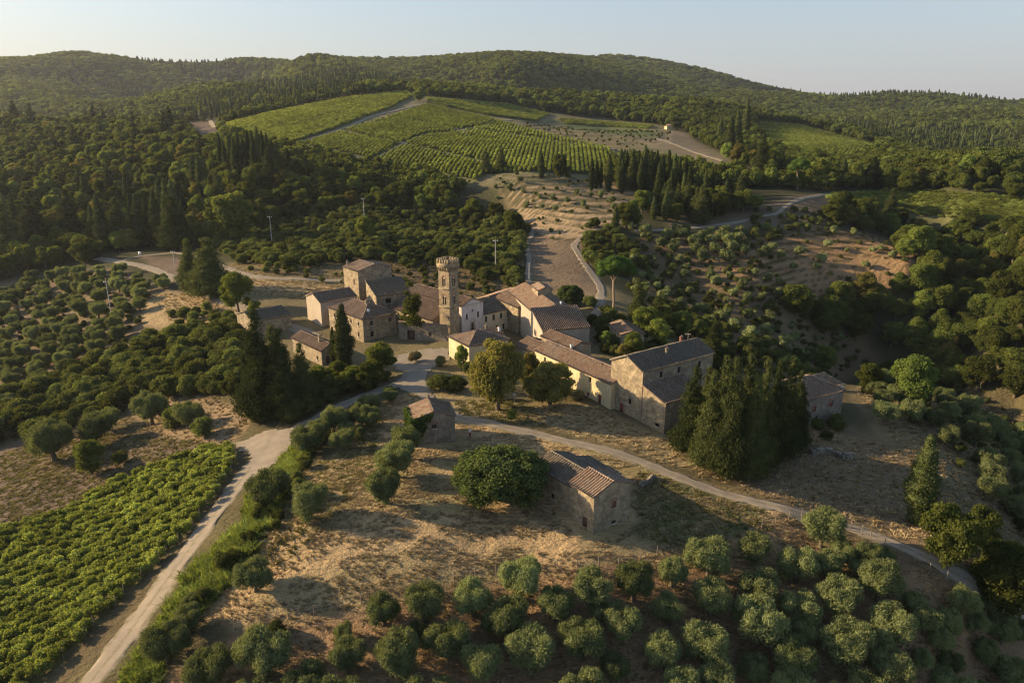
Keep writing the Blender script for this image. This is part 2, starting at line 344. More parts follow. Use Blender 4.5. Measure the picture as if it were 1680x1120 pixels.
M['pole'] = plain('pole_concrete', (.42, .40, .37), .8, .15); M['metal'] = plain('galvanised_metal', (.45, .45, .45), .5, .15); M['whitepaint'] = plain('white_paint', (.78, .77, .74), .6, .06)
M['trim'] = plain('pale_stone_trim', (.46, .40, .31), .9, .2); M['brown_door'] = plain('brown_wood_door', (.10, .06, .04)); M['skin'] = plain('skin', (.45, .28, .2), .6, .05)
M['shirt'] = plain('white_shirt', (.75, .75, .78), .9, .05); M['trousers'] = plain('red_trousers', (.28, .05, .05), .9, .1); M['hair'] = plain('brown_hair', (.06, .04, .03)); M['cap'] = plain('grey_cap', (.5, .5, .52), .9)

# ------------------------------------------------------------------ foliage meshes
def nrm(a): return a/np.maximum(np.linalg.norm(a, axis=-1, keepdims=True), 1e-9)
def sphere(c, r, seg=9, ring=6, jit=.08, seed=0):
    g = np.random.default_rng(seed); v = [(0, 0, 1)]
    for i in range(1, ring):
        for j in range(seg):
            t = math.pi*i/ring; p = 2*math.pi*(j+.5*(i % 2))/seg; v.append((math.sin(t)*math.cos(p), math.sin(t)*math.sin(p), math.cos(t)))
    v.append((0, 0, -1)); v = np.array(v)*(1+g.uniform(-jit, jit, (len(v), 1))); f3 = []; f4 = []
    for j in range(seg):
        f3.append((0, 1+j, 1+(j+1) % seg)); b0 = 1+(ring-2)*seg; f3.append((len(v)-1, b0+(j+1) % seg, b0+j))
    for i in range(ring-2):
        for j in range(seg):
            a = 1+i*seg+j; b = 1+i*seg+(j+1) % seg; f4.append((a, a+seg, b+seg, b))
    return v*np.array(r)+np.array(c), np.array(f4), np.array(f3)
def leaves(g, lumps, n, ll, lw, out=.6, up=0., droop=0., r0=.78, r1=1.08, under=.25):
    L = np.array(lumps, float); wt = (L[:, 3]*L[:, 4]+L[:, 3]*L[:, 5]); k = g.choice(len(L), n, p=wt/wt.sum())
    d = nrm(g.normal(size=(n, 3))); flip = (d[:, 2] < -.25) & (g.random(n) > under); d[flip, 2] *= -1
    p = L[k, :3]+d*L[k, 3:6]*g.uniform(r0, r1, (n, 1))
    keep = np.ones(n, bool)
    for i in range(len(L)):
        q = (p-L[i, :3])/L[i, 3:6]; keep &= ~(((q**2).sum(1) < .45) & (k != i))
    p, d = p[keep], d[keep]; m = len(p)
    nn = nrm(d*out+g.normal(size=(m, 3))*.55+np.array([0, 0, up]))
    t = nrm(np.cross(nn, g.normal(size=(m, 3)))+np.array([0, 0, up*.8-droop])+d*(.5 if up else 0)); b = nrm(np.cross(t, nn))
    s = g.uniform(.65, 1.35, (m, 1)); a1 = t*ll*.5*s; b1 = b*lw*.5*s
    v = np.stack([p-a1, p+b1-a1*.1, p+a1, p-b1-a1*.1], 1).reshape(-1, 3); f = np.arange(m*4).reshape(-1, 4)
    return v, f
def crown(name, lumps, n, ll, lw, mat, seed, core=.8, **k):
    g = np.random.default_rng(seed); V, Q4 = leaves(g, lumps, n, ll, lw, **k); vs = [V]; f4 = [Q4]; f3 = []; o = len(V)
    if core:
        for i, L in enumerate(lumps):
            a, q, t = sphere(L[:3], np.array(L[3:6])*core, 7, 5, .12, seed+i); vs.append(a); f4.append(q+o); f3.append(t+o); o += len(a)
    return npmesh(name, np.concatenate(vs), np.concatenate(f4), np.concatenate(f3) if f3 else None, M[mat])
def tube(path, rad, seg=7, cap=True):
    P = np.array(path, float); n = len(P); v = []; f = []
    for i in range(n):
        t = nrm(P[min(i+1, n-1)]-P[max(i-1, 0)]); a = nrm(np.cross(t, [0.13, .98, .11] if abs(t[1]) < .9 else [1, 0, 0])); b = np.cross(t, a)
        for j in range(seg):
            q = 2*math.pi*j/seg; v.append(P[i]+(a*math.cos(q)+b*math.sin(q))*rad[i])
    for i in range(n-1):
        for j in range(seg): f.append((i*seg+j, i*seg+(j+1) % seg, (i+1)*seg+(j+1) % seg, (i+1)*seg+j))
    v = np.array(v); f3 = []
    if cap:
        v = np.vstack([v, P[-1]]); c = len(v)-1
        for j in range(seg): f3.append(((n-1)*seg+j, (n-1)*seg+(j+1) % seg, c))
    return v, np.array(f), np.array(f3).reshape(-1, 3)
class MB:
    def __init__(s): s.v = []; s.f4 = []; s.f3 = []; s.o = 0
    def add(s, v, f4=None, f3=None):
        v = np.asarray(v, float).reshape(-1, 3); s.v.append(v)
        if f4 is not None and len(f4): s.f4.append(np.asarray(f4)+s.o)
        if f3 is not None and len(f3): s.f3.append(np.asarray(f3)+s.o)
        s.o += len(v); return s
    def tube(s, path, rad, seg=7): return s.add(*tube(path, rad, seg))
    def box(s, c, ax, ay, az):      # centre and three half-axis vectors
        c, ax, ay, az = map(lambda q: np.array(q, float), (c, ax, ay, az))
        v = [c+i*ax+j*ay+k*az for i in (-1, 1) for j in (-1, 1) for k in (-1, 1)]
        return s.add(v, [(0, 1, 3, 2), (4, 6, 7, 5), (0, 4, 5, 1), (2, 3, 7, 6), (0, 2, 6, 4), (1, 5, 7, 3)])
    def quad(s, a, b, c, d): return s.add([a, b, c, d], [(0, 1, 2, 3)])
    def tri(s, a, b, c): return s.add([a, b, c], None, [(0, 1, 2)])
    def mesh(s, name, mat, smooth=False):
        return npmesh(name, np.concatenate(s.v), np.concatenate(s.f4) if s.f4 else None, np.concatenate(s.f3) if s.f3 else None, mat, smooth)
def trunk_mesh(g, h, r, spread, nl=4, mat='bark', lean=.3, fork=.35):
    m = MB(); lx, ly = g.normal(0, lean, 2)
    m.tube([(0, 0, -.8), (0, 0, .1), (lx*.3, ly*.3, h*fork*.6), (lx, ly, h*fork)], [r*1.35, r*1.15, r*.85, r*.7])
    for i in range(nl):
        a = 2*math.pi*(i+g.random()*.6)/nl; c, s_ = math.cos(a)*spread, math.sin(a)*spread
        m.tube([(lx, ly, h*fork*.92), (lx+c*.35, ly+s_*.35, h*(fork+.2)), (lx+c*.8, ly+s_*.8, h*(fork+.38))], [r*.55, r*.36, r*.12], 5)
    return m.mesh('trunk', M[mat])

PROTO = {}     # kind -> list of [root, used]; every prototype is itself the first tree planted
NAMES = {'olive': 'olive_tree', 'oak': 'broadleaf_tree', 'cypress': 'cypress_tree', 'cedar': 'cedar_tree', 'pine': 'umbrella_pine', 'shrub': 'shrub', 'oakfar': 'broadleaf_tree', 'olivefar': 'olive_tree',
         'fig': 'broad_crowned_tree', 'lime': 'light_green_tree', 'autumn': 'yellowing_tree', 'vine': 'grape_vine', 'cypressfar': 'cypress_tree', 'flower': 'flowering_bush'}
def reg(kind, crown_me, trunk_me):
    if trunk_me is None: r = link(NAMES[kind], crown_me); c = r
    else:
        r = empty(NAMES[kind]); c = link('crown', crown_me, r); link('trunk', trunk_me, r)
    PROTO.setdefault(kind, []).append([r, False, c])
def lump_ball(g, R_, Hc, zc, n, k=.5, flat=.8):
    out = [(0, 0, zc, R_*.60, R_*.60, Hc*.60)]
    for i in range(n):
        d = nrm(g.normal(size=3)*[1, 1, .9]+[0, 0, .12]); r = R_*g.uniform(k*.65, k*1.25); e = g.uniform(.85, 1.08)
        out.append((d[0]*(R_-r)*e, d[1]*(R_-r)*e, max(zc+d[2]*(Hc-r*flat), r*flat*.9), r, r, r*flat))
    return out
for i in range(6):
    g = np.random.default_rng(100+i); L = []; nb = 3+i % 3; a0 = g.uniform(0, 6.28)
    for q in range(nb):
        a = a0+6.28*(q+g.uniform(-.2, .2))/nb; d = g.uniform(.95, 1.35); zc = g.uniform(2.1, 3.2); r = g.uniform(1.05, 1.4); cx, cy_ = math.cos(a)*d, math.sin(a)*d
        L.append((cx, cy_, zc, r*.9, r*.9, r*1.05))
        for w_ in range(5):
            t = nrm(g.normal(size=3)+[math.cos(a)*.5, math.sin(a)*.5, .25]); L.append((cx+t[0]*r*.75, cy_+t[1]*r*.75, max(.7, zc+t[2]*r*.95), r*.5, r*.5, r*.55))
    L.append((0, 0, 2.0, 1.3, 1.3, 1.3))
    reg('olive', crown('crown', L, 8600, .40, .075, 'olive', 200+i, .78, out=.5, up=.75, r0=.75, r1=1.3), trunk_mesh(g, 4, .28, 1.3, 4, 'bark', .15, .3))
for i in range(6):
    g = np.random.default_rng(120+i); L = lump_ball(g, 3.9, 4.1, 4.5, 26, .30, .9)
    reg('oak', crown('crown', L, 9500, .42, .24, 'oak', 220+i, .74, r0=.7, r1=1.22), trunk_mesh(g, 8, .32, 2.2, 5))
for i in range(4):
    g = np.random.default_rng(140+i); L = lump_ball(g, 4.0, 3.9, 4.2, 14, .36, .9)
    reg('oakfar', crown('crown', L, 650, 1.0, .7, 'oak', 240+i, .82, r1=1.2), None)
    g = np.random.default_rng(145+i); L = lump_ball(g, 2.6, 2.2, 2.4, 7, .44, .95)
    reg('olivefar', crown('crown', L, 600, .6, .25, 'olive', 250+i, .84, up=.4, r1=1.2), None)
for i in range(2):
    g = np.random.default_rng(150+i); L = [(0, 0, 3.8, 3.3, 3.3, 2.9)]
    for q in range(62):
        z = 1-1.55*(q+.5)/62; t = math.sqrt(max(0, 1-z*z)); a = q*2.39996; r = g.uniform(.75, 1.5); e = g.uniform(.8, 1.13)+.07*math.sin(a*2+i); L.append((math.cos(a)*t*4.3*e, math.sin(a)*t*4.3*e, max(4.0+z*3.7*e, .8), r, r, r*.85))
    reg('fig', crown('crown', L, 24000, .36, .26, 'fig', 260+i, .78, r0=.7, r1=1.22), trunk_mesh(g, 8, .4, 3.2, 6))
for i in range(3):
    g = np.random.default_rng(160+i); L = lump_ball(g, 3.4, 3.8, 4.2, 24, .29, .9)
    reg('lime', crown('crown', L, 9000, .32, .2, 'lime', 270+i, .68, r0=.65, r1=1.25), trunk_mesh(g, 8, .22, 2.0, 5))
    g = np.random.default_rng(170+i); L = lump_ball(g, 3.9, 4.4, 4.7, 34, .27, .9)
    reg('autumn', crown('crown', L, 15000, .32, .2, 'autumn', 280+i, .72, r0=.68, r1=1.24), trunk_mesh(g, 8, .3, 2.2, 5))
for i in range(4):      # shrubs and scrub bushes
    g = np.random.default_rng(180+i); L = lump_ball(g, 2.2, 1.7, 1.5, 13, .36, .9)
    reg('shrub', crown('crown', L, 3400, .28, .16, 'shrub', 290+i, .76, r1=1.25), None)
for i in range(2):
    g = np.random.default_rng(190+i); L = lump_ball(g, 1.6, 1.4, 1.15, 12, .42, .9)
    reg('flower', crown('crown', L, 2600, .24, .16, 'flower', 300+i, .8), None)
def col_lumps(g, h, r, n=12):
    out = []
    for i in range(n):
        t = (i+.5)/n; rr = r*min(1, .62+t*1.3)*(1-max(0, t-.4)/.66)**.62; a = g.uniform(0, 6.28)
        out.append((math.cos(a)*rr*.16, math.sin(a)*rr*.16, .6+t*(h-1.2), rr*.88, rr*.88, max(h/n*1.5, .7)))
    return out
for i in range(4):
    g = np.random.default_rng(200+i); L = col_lumps(g, 12, 1.9 if i % 2 else 1.55, 22)
    reg('cypress', crown('crown', L, 11000, .26, .10, 'cypress', 310+i, .84, up=1.4, r0=.8, r1=1.1, under=1), trunk_mesh(g, 3, .22, .2, 2, 'bark', .02, .5))
for i in range(3):
    g = np.random.default_rng(210+i); L = col_lumps(g, 12, 1.7, 7)
    reg('cypressfar', crown('crown', L, 300, 1.1, .4, 'cypress', 320+i, .88, up=1.4, under=1), None)
for i in range(4):      # layered cedars
    g = np.random.default_rng(220+i); L = []; h = 15
    for t in np.linspace(.08, .97, 15):
        rr = 4.3*(1-t*.95)**.78*(.7+.45*g.random())*(.75+.25*min(1, t*6)); nb = max(1, int(6*(1-t)+1))
        for q in range(nb):
            a = 6.28*(q+g.random())/nb; L.append((math.cos(a)*rr*.55, math.sin(a)*rr*.55, t*h+.3, rr*.5+.35, rr*.5+.35, .75+.35*(1-t)))
    L.append((0, 0, h*.45, 1.5, 1.5, h*.4)); L.append((0, 0, h-.4, .8, .8, .9))
    reg('cedar', crown('crown', L, 19000, .50, .14, 'cedar', 330+i, .6, droop=.3, r0=.7, r1=1.3), trunk_mesh(g, 9, .3, .3, 2, 'bark', .05, .8))
g = np.random.default_rng(230); L = [(0, 0, 9.9, 3.6, 3.6, 1.7)]
for i in range(26):
    a = g.uniform(0, 6.28); d = math.sqrt(g.random())*4.0; L.append((math.cos(a)*d, math.sin(a)*d, 11.3-d*d*.15+g.normal(0, .3), 1.45, 1.45, 1.15)); L.append((math.cos(a)*d*.9, math.sin(a)*d*.9, 9.3-d*.1, 1.1, 1.1, .8))
m = MB(); m.tube([(0, 0, -.8), (.1, 0, 2), (.45, .1, 4.5), (.8, .1, 6.6)], [.38, .3, .25, .22])
for a, b, c in ((.0, .2, 0), (1.8, -.1, 0), (.9, 1.3, 0), (2.0, 1.4, 0), (-1.2, -.6, 0)): m.tube([(.75, .1, 6.3), (.6+a*.5, b*.6, 7.9), (a*1.3, b*1.6, 9.6)], [.17, .13, .07], 5)
reg('pine', crown('crown', L, 13000, .36, .12, 'pine', 340, .8, up=.5, under=.3), m.mesh('trunk', M['palebark']))
g = np.random.default_rng(500); L = []
for i in range(30):
    t = g.random(); a = g.uniform(0, 6.28); d = (1.9*(1-t)+.5)*math.sqrt(g.random()); r = g.uniform(.45, .95); L.append((math.cos(a)*d, math.sin(a)*d, 3.2+t*9.2, r, r, r*.7))
NAMES['ash'] = 'feathery_tree'; m = MB(); m.tube([(0, 0, -.8), (.1, 0, 4), (0, .1, 8), (.1, 0, 12)], [.22, .17, .11, .04])
for i in range(9): a = g.uniform(0, 6.28); z = 3+i*.9; m.tube([(.05, 0, z), (math.cos(a)*.8, math.sin(a)*.8, z+.7), (math.cos(a)*1.7, math.sin(a)*1.7, z+1.1)], [.07, .05, .02], 5)
reg('ash', crown('crown', L, 9500, .34, .2, 'oak', 501, 0, r0=.3, r1=1.3, under=.8), m.mesh('trunk', M['bark']))
for i in range(5):      # one vine on its wire: an upright leafy clump
    g = np.random.default_rng(240+i); L = [(g.normal(0, .22), g.uniform(-.5, .5), g.uniform(.7, 1.55), .46, .46, .42) for _ in range(7)]
    V, Q4 = leaves(g, L, 330, .24, .2, up=.25, r1=1.25); cl = crown('vine', L, 520, .23, .19, 'vine', 350+i, .55, up=.3, r0=.6, r1=1.4)
    reg('vine', cl, None)

def plant(kind, p, s=1.0, sz=None, rz=None, label=None, cat='tree', group=None, var=None, name=None):
    L = PROTO[kind]; e = L[(var if var is not None else random.randrange(len(L))) % len(L)]
    if var is None: e = next((q for q in L if not q[1]), e)
    if not e[1]: e[1] = True; o = e[0]
    else: o = copy_tree(e[0])
    if name: o.name = name
    o.location = (p[0], p[1], p[2]-.05); o.rotation_euler = (0, 0, random.uniform(0, 6.28) if rz is None else rz)
    o.scale = (s, s*random.uniform(.92, 1.08) if kind != 'vine' else s, sz or s)
    for k in ('label', 'group'):
        if k in o: del o[k]
    return tag(o, label, cat, group)
SCOL = {}
def stuff(name, pts, kinds, rot=None, sc=None, label=None, zrot=None, wts=None):
    """one mass of plants nobody could count: points that carry crowns"""
    pts = np.asarray(pts, float); n = len(pts); g = np.random.default_rng(len(name)*13+n)
    me = bpy.data.meshes.new(name); me.vertices.add(n); me.vertices.foreach_set('co', pts.astype(np.float32).ravel())
    rr = np.zeros((n, 3), np.float32); rr[:, 2] = g.uniform(0, 6.28, n) if zrot is None else zrot
    if rot is not None: rr = rot
    s = np.ones((n, 3), np.float32)*g.uniform(.75, 1.25, (n, 1)) if sc is None else np.asarray(sc, np.float32)
    if s.ndim == 1: s = np.repeat(s[:, None], 3, 1)
    a = me.attributes.new('rot', 'FLOAT_VECTOR', 'POINT'); a.data.foreach_set('vector', rr.astype(np.float32).ravel())
    a = me.attributes.new('scl', 'FLOAT_VECTOR', 'POINT'); a.data.foreach_set('vector', s.astype(np.float32).ravel())
    key = ' '.join(kinds)
    if key not in SCOL:
        c = bpy.data.collections.new('plant kinds '+key); SCOL[key] = c; col.children.link(c)
        for k in kinds:
            for e in PROTO[k]: c.objects.link(e[2])
    cnt = len(SCOL[key].objects)
    a = me.attributes.new('pick', 'INT', 'POINT'); 
    pr = None
    if wts:
        nm = [(k, e[2].name) for k in kinds for e in PROTO[k]]; order = sorted(range(cnt), key=lambda i: nm[i][1]); pr = np.array([wts[kinds.index(nm[i][0])]/len(PROTO[nm[i][0]]) for i in order]); pr /= pr.sum()
    a.data.foreach_set('value', g.choice(cnt, n, p=pr).astype(np.int32))
    o = link(name, me); ng = bpy.data.node_groups.new(name, 'GeometryNodeTree')
    ng.interface.new_socket('Geometry', in_out='INPUT', socket_type='NodeSocketGeometry'); ng.interface.new_socket('Geometry', in_out='OUTPUT', socket_type='NodeSocketGeometry')
    N = ng.nodes; gi = N.new('NodeGroupInput'); go = N.new('NodeGroupOutput'); ip = N.new('GeometryNodeInstanceOnPoints'); ci = N.new('GeometryNodeCollectionInfo')
    ci.inputs['Collection'].default_value = SCOL[key]; ci.inputs['Separate Children'].default_value = True; ci.inputs['Reset Children'].default_value = True
    def attr(nm, ty):
        x = N.new('GeometryNodeInputNamedAttribute'); x.data_type = ty; x.inputs[0].default_value = nm; return x.outputs[0]
    lk = ng.links.new; lk(gi.outputs[0], ip.inputs['Points']); lk(ci.outputs[0], ip.inputs['Instance']); ip.inputs['Pick Instance'].default_value = True
    lk(attr('pick', 'INT'), ip.inputs['Instance Index']); e2r = N.new('FunctionNodeEulerToRotation'); lk(attr('rot', 'FLOAT_VECTOR'), e2r.inputs[0])
    lk(e2r.outputs[0], ip.inputs['Rotation']); lk(attr('scl', 'FLOAT_VECTOR'), ip.inputs['Scale']); lk(ip.outputs[0], go.inputs[0])
    md = o.modifiers.new('plants', 'NODES'); md.node_group = ng
    return tag(o, label, None, None, 'stuff')
def visible(X, Y, Z, n=70):
    X, Y, Z = (np.asarray(q, float) for q in (X, Y, Z)); ok = np.ones(X.shape, bool)
    for t in np.exp(np.linspace(math.log(.12), math.log(.985), n)):
        ok &= (CAMH+(Z-CAMH)*t) > H(X*t, Y*t)-.3
    return ok
def scatter(poly, sp, y0, y1, jit=.35, top=6., rel=False, seed=1, rowdir=None, margin=0):
    """points on the ground, about sp apart, inside a surveyed outline and between two distances"""
    g = np.random.default_rng(seed); P = np.array(poly, float); amin, amax = (P[:, 0].min()-840)/F*1.0-.1, (P[:, 0].max()-840)/F*1.0+.1
    if rel:
        aa = np.arange(amin*1.25-.05, amax*1.25+.05, sp); bb = np.arange(math.log(y0), math.log(y1), sp); A_, B_ = np.meshgrid(aa, bb)
        A_ = A_+g.uniform(-jit, jit, A_.shape)*sp; B_ = B_+g.uniform(-jit, jit, A_.shape)*sp; Y = np.exp(B_); X = A_*Y
    else:
        xs = np.arange(min(amin*y0, amin*y1)*1.25-5, max(amax*y0, amax*y1)*1.25+5, sp); ys = np.arange(y0, y1, sp); X, Y = np.meshgrid(xs, ys)
        X = X+(np.arange(len(ys)) % 2)[:, None]*sp*.5; X = X+g.uniform(-jit, jit, X.shape)*sp; Y = Y+g.uniform(-jit, jit, X.shape)*sp
    X, Y = X.ravel(), Y.ravel(); k = Y > 25; X, Y = X[k], Y[k]; Z = H(X, Y); u, v = proj(X, Y, Z); k = inpoly(u, v, poly); X, Y, Z = X[k], Y[k], Z[k]
    if len(X) and top is not None:
        k = visible(X, Y, Z+top); X, Y, Z = X[k], Y[k], Z[k]
    return np.stack([X, Y, Z], -1)
# ------------------------------------------------------------------ the ground
ug, vg = proj(XX, YY, HH); jx = 5*fbm(XX/5, YY/5, 61, 3); jy = 3*fbm(XX/5, YY/5, 71, 3); uj, vj = ug+jx, vg+jy
colr = np.zeros(XX.shape+(3,)); colr[:] = (.050, .050, .026)
lump = np.zeros(XX.shape)
def paint(poly, c, l=0., y0=0, y1=1e9, soft=1.):
    k = inpoly(uj, vj, poly) & (YY > y0) & (YY < y1); colr[k] = colr[k]*(1-soft)+np.array(c)*soft; lump[k] = l
paint([(-900,1500),(-900,560),(2500,560),(2500,1500)], (.105,.090,.048), .5, 0, 220)
paint([(370,430),(860,440),(1000,470),(1110,520),(1100,640),(700,640),(380,560)], (.155,.13,.07), .3, 120, 330)
paint([(0,460),(190,440),(300,480),(260,560),(160,640),(60,720),(-200,760),(-200,480)], (.17,.13,.08), .4, 120, 330)
paint([(235,480),(310,480),(400,485),(470,540),(420,560),(300,545),(230,530)], (.32,.24,.135), .6, 150, 330)
paint([(385,458),(480,462),(560,470),(560,480),(470,480),(380,470)], (.34,.25,.14), .4, 150, 330)
paint([(230,420),(330,425),(400,455),(300,470),(260,445)], (.15,.115,.085), .3, 200, 330)
paint([(-100,760),(0,735),(120,700),(330,720),(380,740),(280,757),(100,845),(-100,905)], (.155,.115,.085), .4, 80, 200)
paint([(180,660),(300,640),(420,680),(380,730),(280,720)], (.26,.19,.115), .4, 80, 200)
paint([(580,425),(860,425),(880,500),(560,500)], (.115,.09,.052), .4, 190, 330)
paint(MEADOW, (.45,.32,.17), 1, 60, 160); paint(GROVE, (.29,.195,.11), 1, 40, 130)
for i, (pc, a) in enumerate((((.20,.19,.08), .62), ((.26,.22,.11), .58))):
    k = inpoly(uj, vj, MEADOW) & (YY < 160) & (vnoise(XX/(9+5*i), YY/(7+3*i), 91+i)+.5 > a); colr[k] = colr[k]*.45+np.array(pc)*.55
paint([(1050,775),(1140,790),(1250,835),(1262,868),(1120,905),(1040,878)], (.125,.12,.058), .4, 60, 140)
paint([(700,650),(760,600),(860,655),(960,660),(1100,715),(1185,785),(1040,742),(900,702),(750,680)], (.27,.215,.115), .5, 90, 180)
paint([(1100,715),(1310,690),(1400,700),(1480,740),(1560,840),(1700,960),(1500,908),(1290,828),(1180,788)], (.19,.14,.082), .6, 80, 170)
paint([(1390,640),(1480,610),(1720,690),(1720,900),(1560,800),(1440,720)], (.17,.135,.075), .4, 80, 190)
paint([(1000,400),(1190,380),(1260,400),(1250,470),(1400,520),(1450,600),(1330,640),(1150,560),(1060,480)], (.16,.118,.068), .5, 140, 330)
paint(BROWN, (.30,.195,.105), .8, 180, 420); paint(TERR, (.36,.265,.16), .8, 200, 460); paint(SADDLE, (.20,.15,.10), .8, 180, 360)
paint([(1060,318),(1230,345),(1300,320),(1450,318),(1400,345),(1330,380),(1100,372)], (.14,.11,.07), .3, 250, 460)
paint(OPEN_V, (.17,.15,.085), .3, 330, 1200)
for q in (VIN_L, VIN_M, VIN_T, VIN_F, VIN_R, VIN_S, VIN_N): paint(q, (.15,.155,.07), .3, 280, 1200)
paint(FIELD_A, (.17,.145,.08), .3, 400, 900); paint(FIELD_B, (.20,.16,.10), .3, 350, 900); paint(PLOT, (.12,.09,.07), .3, 400, 900)
paint([(895,196),(1000,206),(1080,216),(1075,226),(950,216)], (.10,.12,.05), .3, 400, 900)
paint([(405,742),(425,750),(355,850),(260,965),(170,1065),(100,1125),(60,1125),(130,1055),(215,970),(325,855),(372,785)], (.12,.095,.055), .6, 40, 160)
paint(VINE_NEAR, (.15,.14,.065), .5, 40, 160)
paint([(1390,160),(1330,158),(1290,170),(1340,178),(1420,175)], (.22,.18,.12), 0, 1400, 3500); paint([(1450,190),(1510,195),(1500,200),(1440,196)], (.22,.18,.12), 0, 700, 3500)
for _ in range(3):
    for A_ in (colr, lump): A_[1:-1, 1:-1] = (A_[1:-1, 1:-1]*2+A_[:-2, 1:-1]+A_[2:, 1:-1]+A_[1:-1, :-2]+A_[1:-1, 2:])/6
k = (inpoly(uj, vj, BROWN) | inpoly(uj, vj, TERR)) & (YY > 180) & (YY < 480); fr = HH/1.6-np.floor(HH/1.6); colr[k & (fr > .58)] *= (.36, .42, .38)  # grassy terrace risers, painted darker in place of riser shade
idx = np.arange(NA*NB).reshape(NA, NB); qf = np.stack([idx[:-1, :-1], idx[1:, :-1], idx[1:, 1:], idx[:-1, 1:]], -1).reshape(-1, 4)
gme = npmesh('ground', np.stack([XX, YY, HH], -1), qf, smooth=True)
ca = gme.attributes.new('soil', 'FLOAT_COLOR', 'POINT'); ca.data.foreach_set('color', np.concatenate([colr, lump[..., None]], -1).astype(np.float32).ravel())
b = NB_('ground_soil_and_grass'); at = b.n('ShaderNodeAttribute', attribute_name='soil'); ge = b.n('ShaderNodeNewGeometry'); P = ge.outputs['Position']
n1 = b.noise(P, .09, 4); n2 = b.noise(P, .9, 4, .65); n3 = b.noise(P, 3.2, 4, .7)
mpn = b.n('ShaderNodeMapping'); mpn.inputs['Scale'].default_value = (.55, 1.3, 1); mpn.inputs['Rotation'].default_value = (0, 0, .35); b.t.links.new(P, mpn.inputs[0])
n4 = b.noise(mpn.outputs[0], 1.15, 3, .6)
v = b.math('ADD', b.math('MULTIPLY', n1, .8), b.math('ADD', b.math('MULTIPLY', n2, .7), b.math('MULTIPLY', n3, .6)))
c = b.mix(1.0, at.outputs['Color'], b.ramp(b.mrange(v, .6, 1.5), [(0, (.55, .52, .48)), (.5, (1, 1, 1)), (1, (1.45, 1.42, 1.35))]), 'MULTIPLY')
c = b.mix(b.mrange(n2, .58, .72, 0, .35), c, (.10, .105, .045))
h = b.math('ADD', b.math('MULTIPLY', n4, 1.0), b.math('ADD', b.math('MULTIPLY', n2, .45), b.math('MULTIPLY', n3, .35)))
h = b.math('MULTIPLY', h, b.math('ADD', b.math('MULTIPLY', at.outputs['Alpha'], 1.0), .25))
gme.materials.append(b.out(b.pbr(c, .95, h, 1.0, .8, .05)))
ground = tag(link('ground', gme), None, None, None, 'structure')

# roads: sheets draped a few centimetres above the land
def road_mat(name, c0, c1, mid):
    b = NB_(name); uv = b.n('ShaderNodeUVMap', uv_map='UVMap'); sx = b.n('ShaderNodeSeparateXYZ'); b.t.links.new(uv.outputs[0], sx.inputs[0])
    ge = b.n('ShaderNodeNewGeometry'); n1 = b.noise(ge.outputs['Position'], .5, 4, .6); n2 = b.noise(ge.outputs['Position'], 5, 3, .7)
    c = b.mix(b.mrange(n1, .3, .7), c0, c1)
    mdl = b.math('ABSOLUTE', b.math('SUBTRACT', sx.outputs[0], .5)); g = b.math('ADD', b.mrange(mdl, .0, .10, .8, 0), b.mrange(mdl, .27, .46, 0, 1.3))
    g = b.math('MULTIPLY', g, b.mrange(b.noise(ge.outputs['Position'], 1.2, 4, .7), .35, .6)); c = b.mix(g, c, mid)
    c = b.mix(b.mrange(n2, .35, .7, .25, 0), c, tuple(.6*x for x in c0))
    return b.out(b.pbr(c, .95, b.math('ADD', n1, b.math('MULTIPLY', n2, .4)), .8, .12, .05))
RM = road_mat('pale_dirt_road', (.235, .20, .155), (.33, .28, .215), (.14, .125, .065)); RM2 = road_mat('grey_gravel_road', (.23, .20, .155), (.29, .25, .195), (.21, .17, .12))
ROADS = []
def spline(pts, step):
    P = np.array(pts, float); out = []
    for i in range(len(P)-1):
        p0, p1, p2, p3 = P[max(i-1, 0)], P[i], P[i+1], P[min(i+2, len(P)-1)]; n = max(2, int(np.linalg.norm(p2-p1)/step))
        for k in range(n):
            t = k/n; out.append(.5*((2*p1)+(-p0+p2)*t+(2*p0-5*p1+4*p2-p3)*t*t+(-p0+3*p1-3*p2+p3)*t**3))
    out.append(P[-1]); return np.array(out)
def road(name, px, wd, mat=RM, lift=.07, step=.8, wend=None):
    P = spline([G(*q)[:2] for q in px], step); d = nrm(np.gradient(P, axis=0)); nn = np.stack([d[:, 1], -d[:, 0]], -1); n = len(P); K = 9
    ww = np.linspace(wd, wend or wd, n)*(1+.18*vnoise(np.arange(n)*.31, np.zeros(n), 5)); ar = np.arange(n)*step; rag = np.stack([1.5*fbm(ar/2.2, ar*0+3, 7, 3), 1.5*fbm(ar/2.2, ar*0+9, 8, 3)], -1)
    V = np.zeros((n, K, 3)); U = np.zeros((n, K, 2))
    for k in range(K):
        s = k/(K-1)-.5; e = s*ww+(rag[:, 0] if k == 0 else rag[:, 1] if k == K-1 else 0)*min(1, wd/3)
        q = P+nn*e[:, None]; V[:, k, :2] = q; V[:, k, 2] = H(q[:, 0], q[:, 1])+lift*(1 if 0 < k < K-1 else -.6); U[:, k, 0] = k/(K-1); U[:, k, 1] = np.arange(n)*step
    ii = np.arange(n*K).reshape(n, K); f = np.stack([ii[:-1, :-1], ii[:-1, 1:], ii[1:, 1:], ii[1:, :-1]], -1).reshape(-1, 4)
    me = npmesh(name, V, f, mat=mat, smooth=True); uv = me.uv_layers.new(name='UVMap'); uv.data.foreach_set('uv', U.reshape(-1, 2)[f.ravel()].astype(np.float32).ravel())
    ROADS.append((P, wd/2)); return tag(link(name, me), None, None, None, 'structure')
road('dirt_road', [(110,1175),(175,1085),(235,1005),(300,915),(370,820),(432,745),(485,705),(560,665),(625,640),(672,622),(688,605),(682,592)], 4.3, RM)
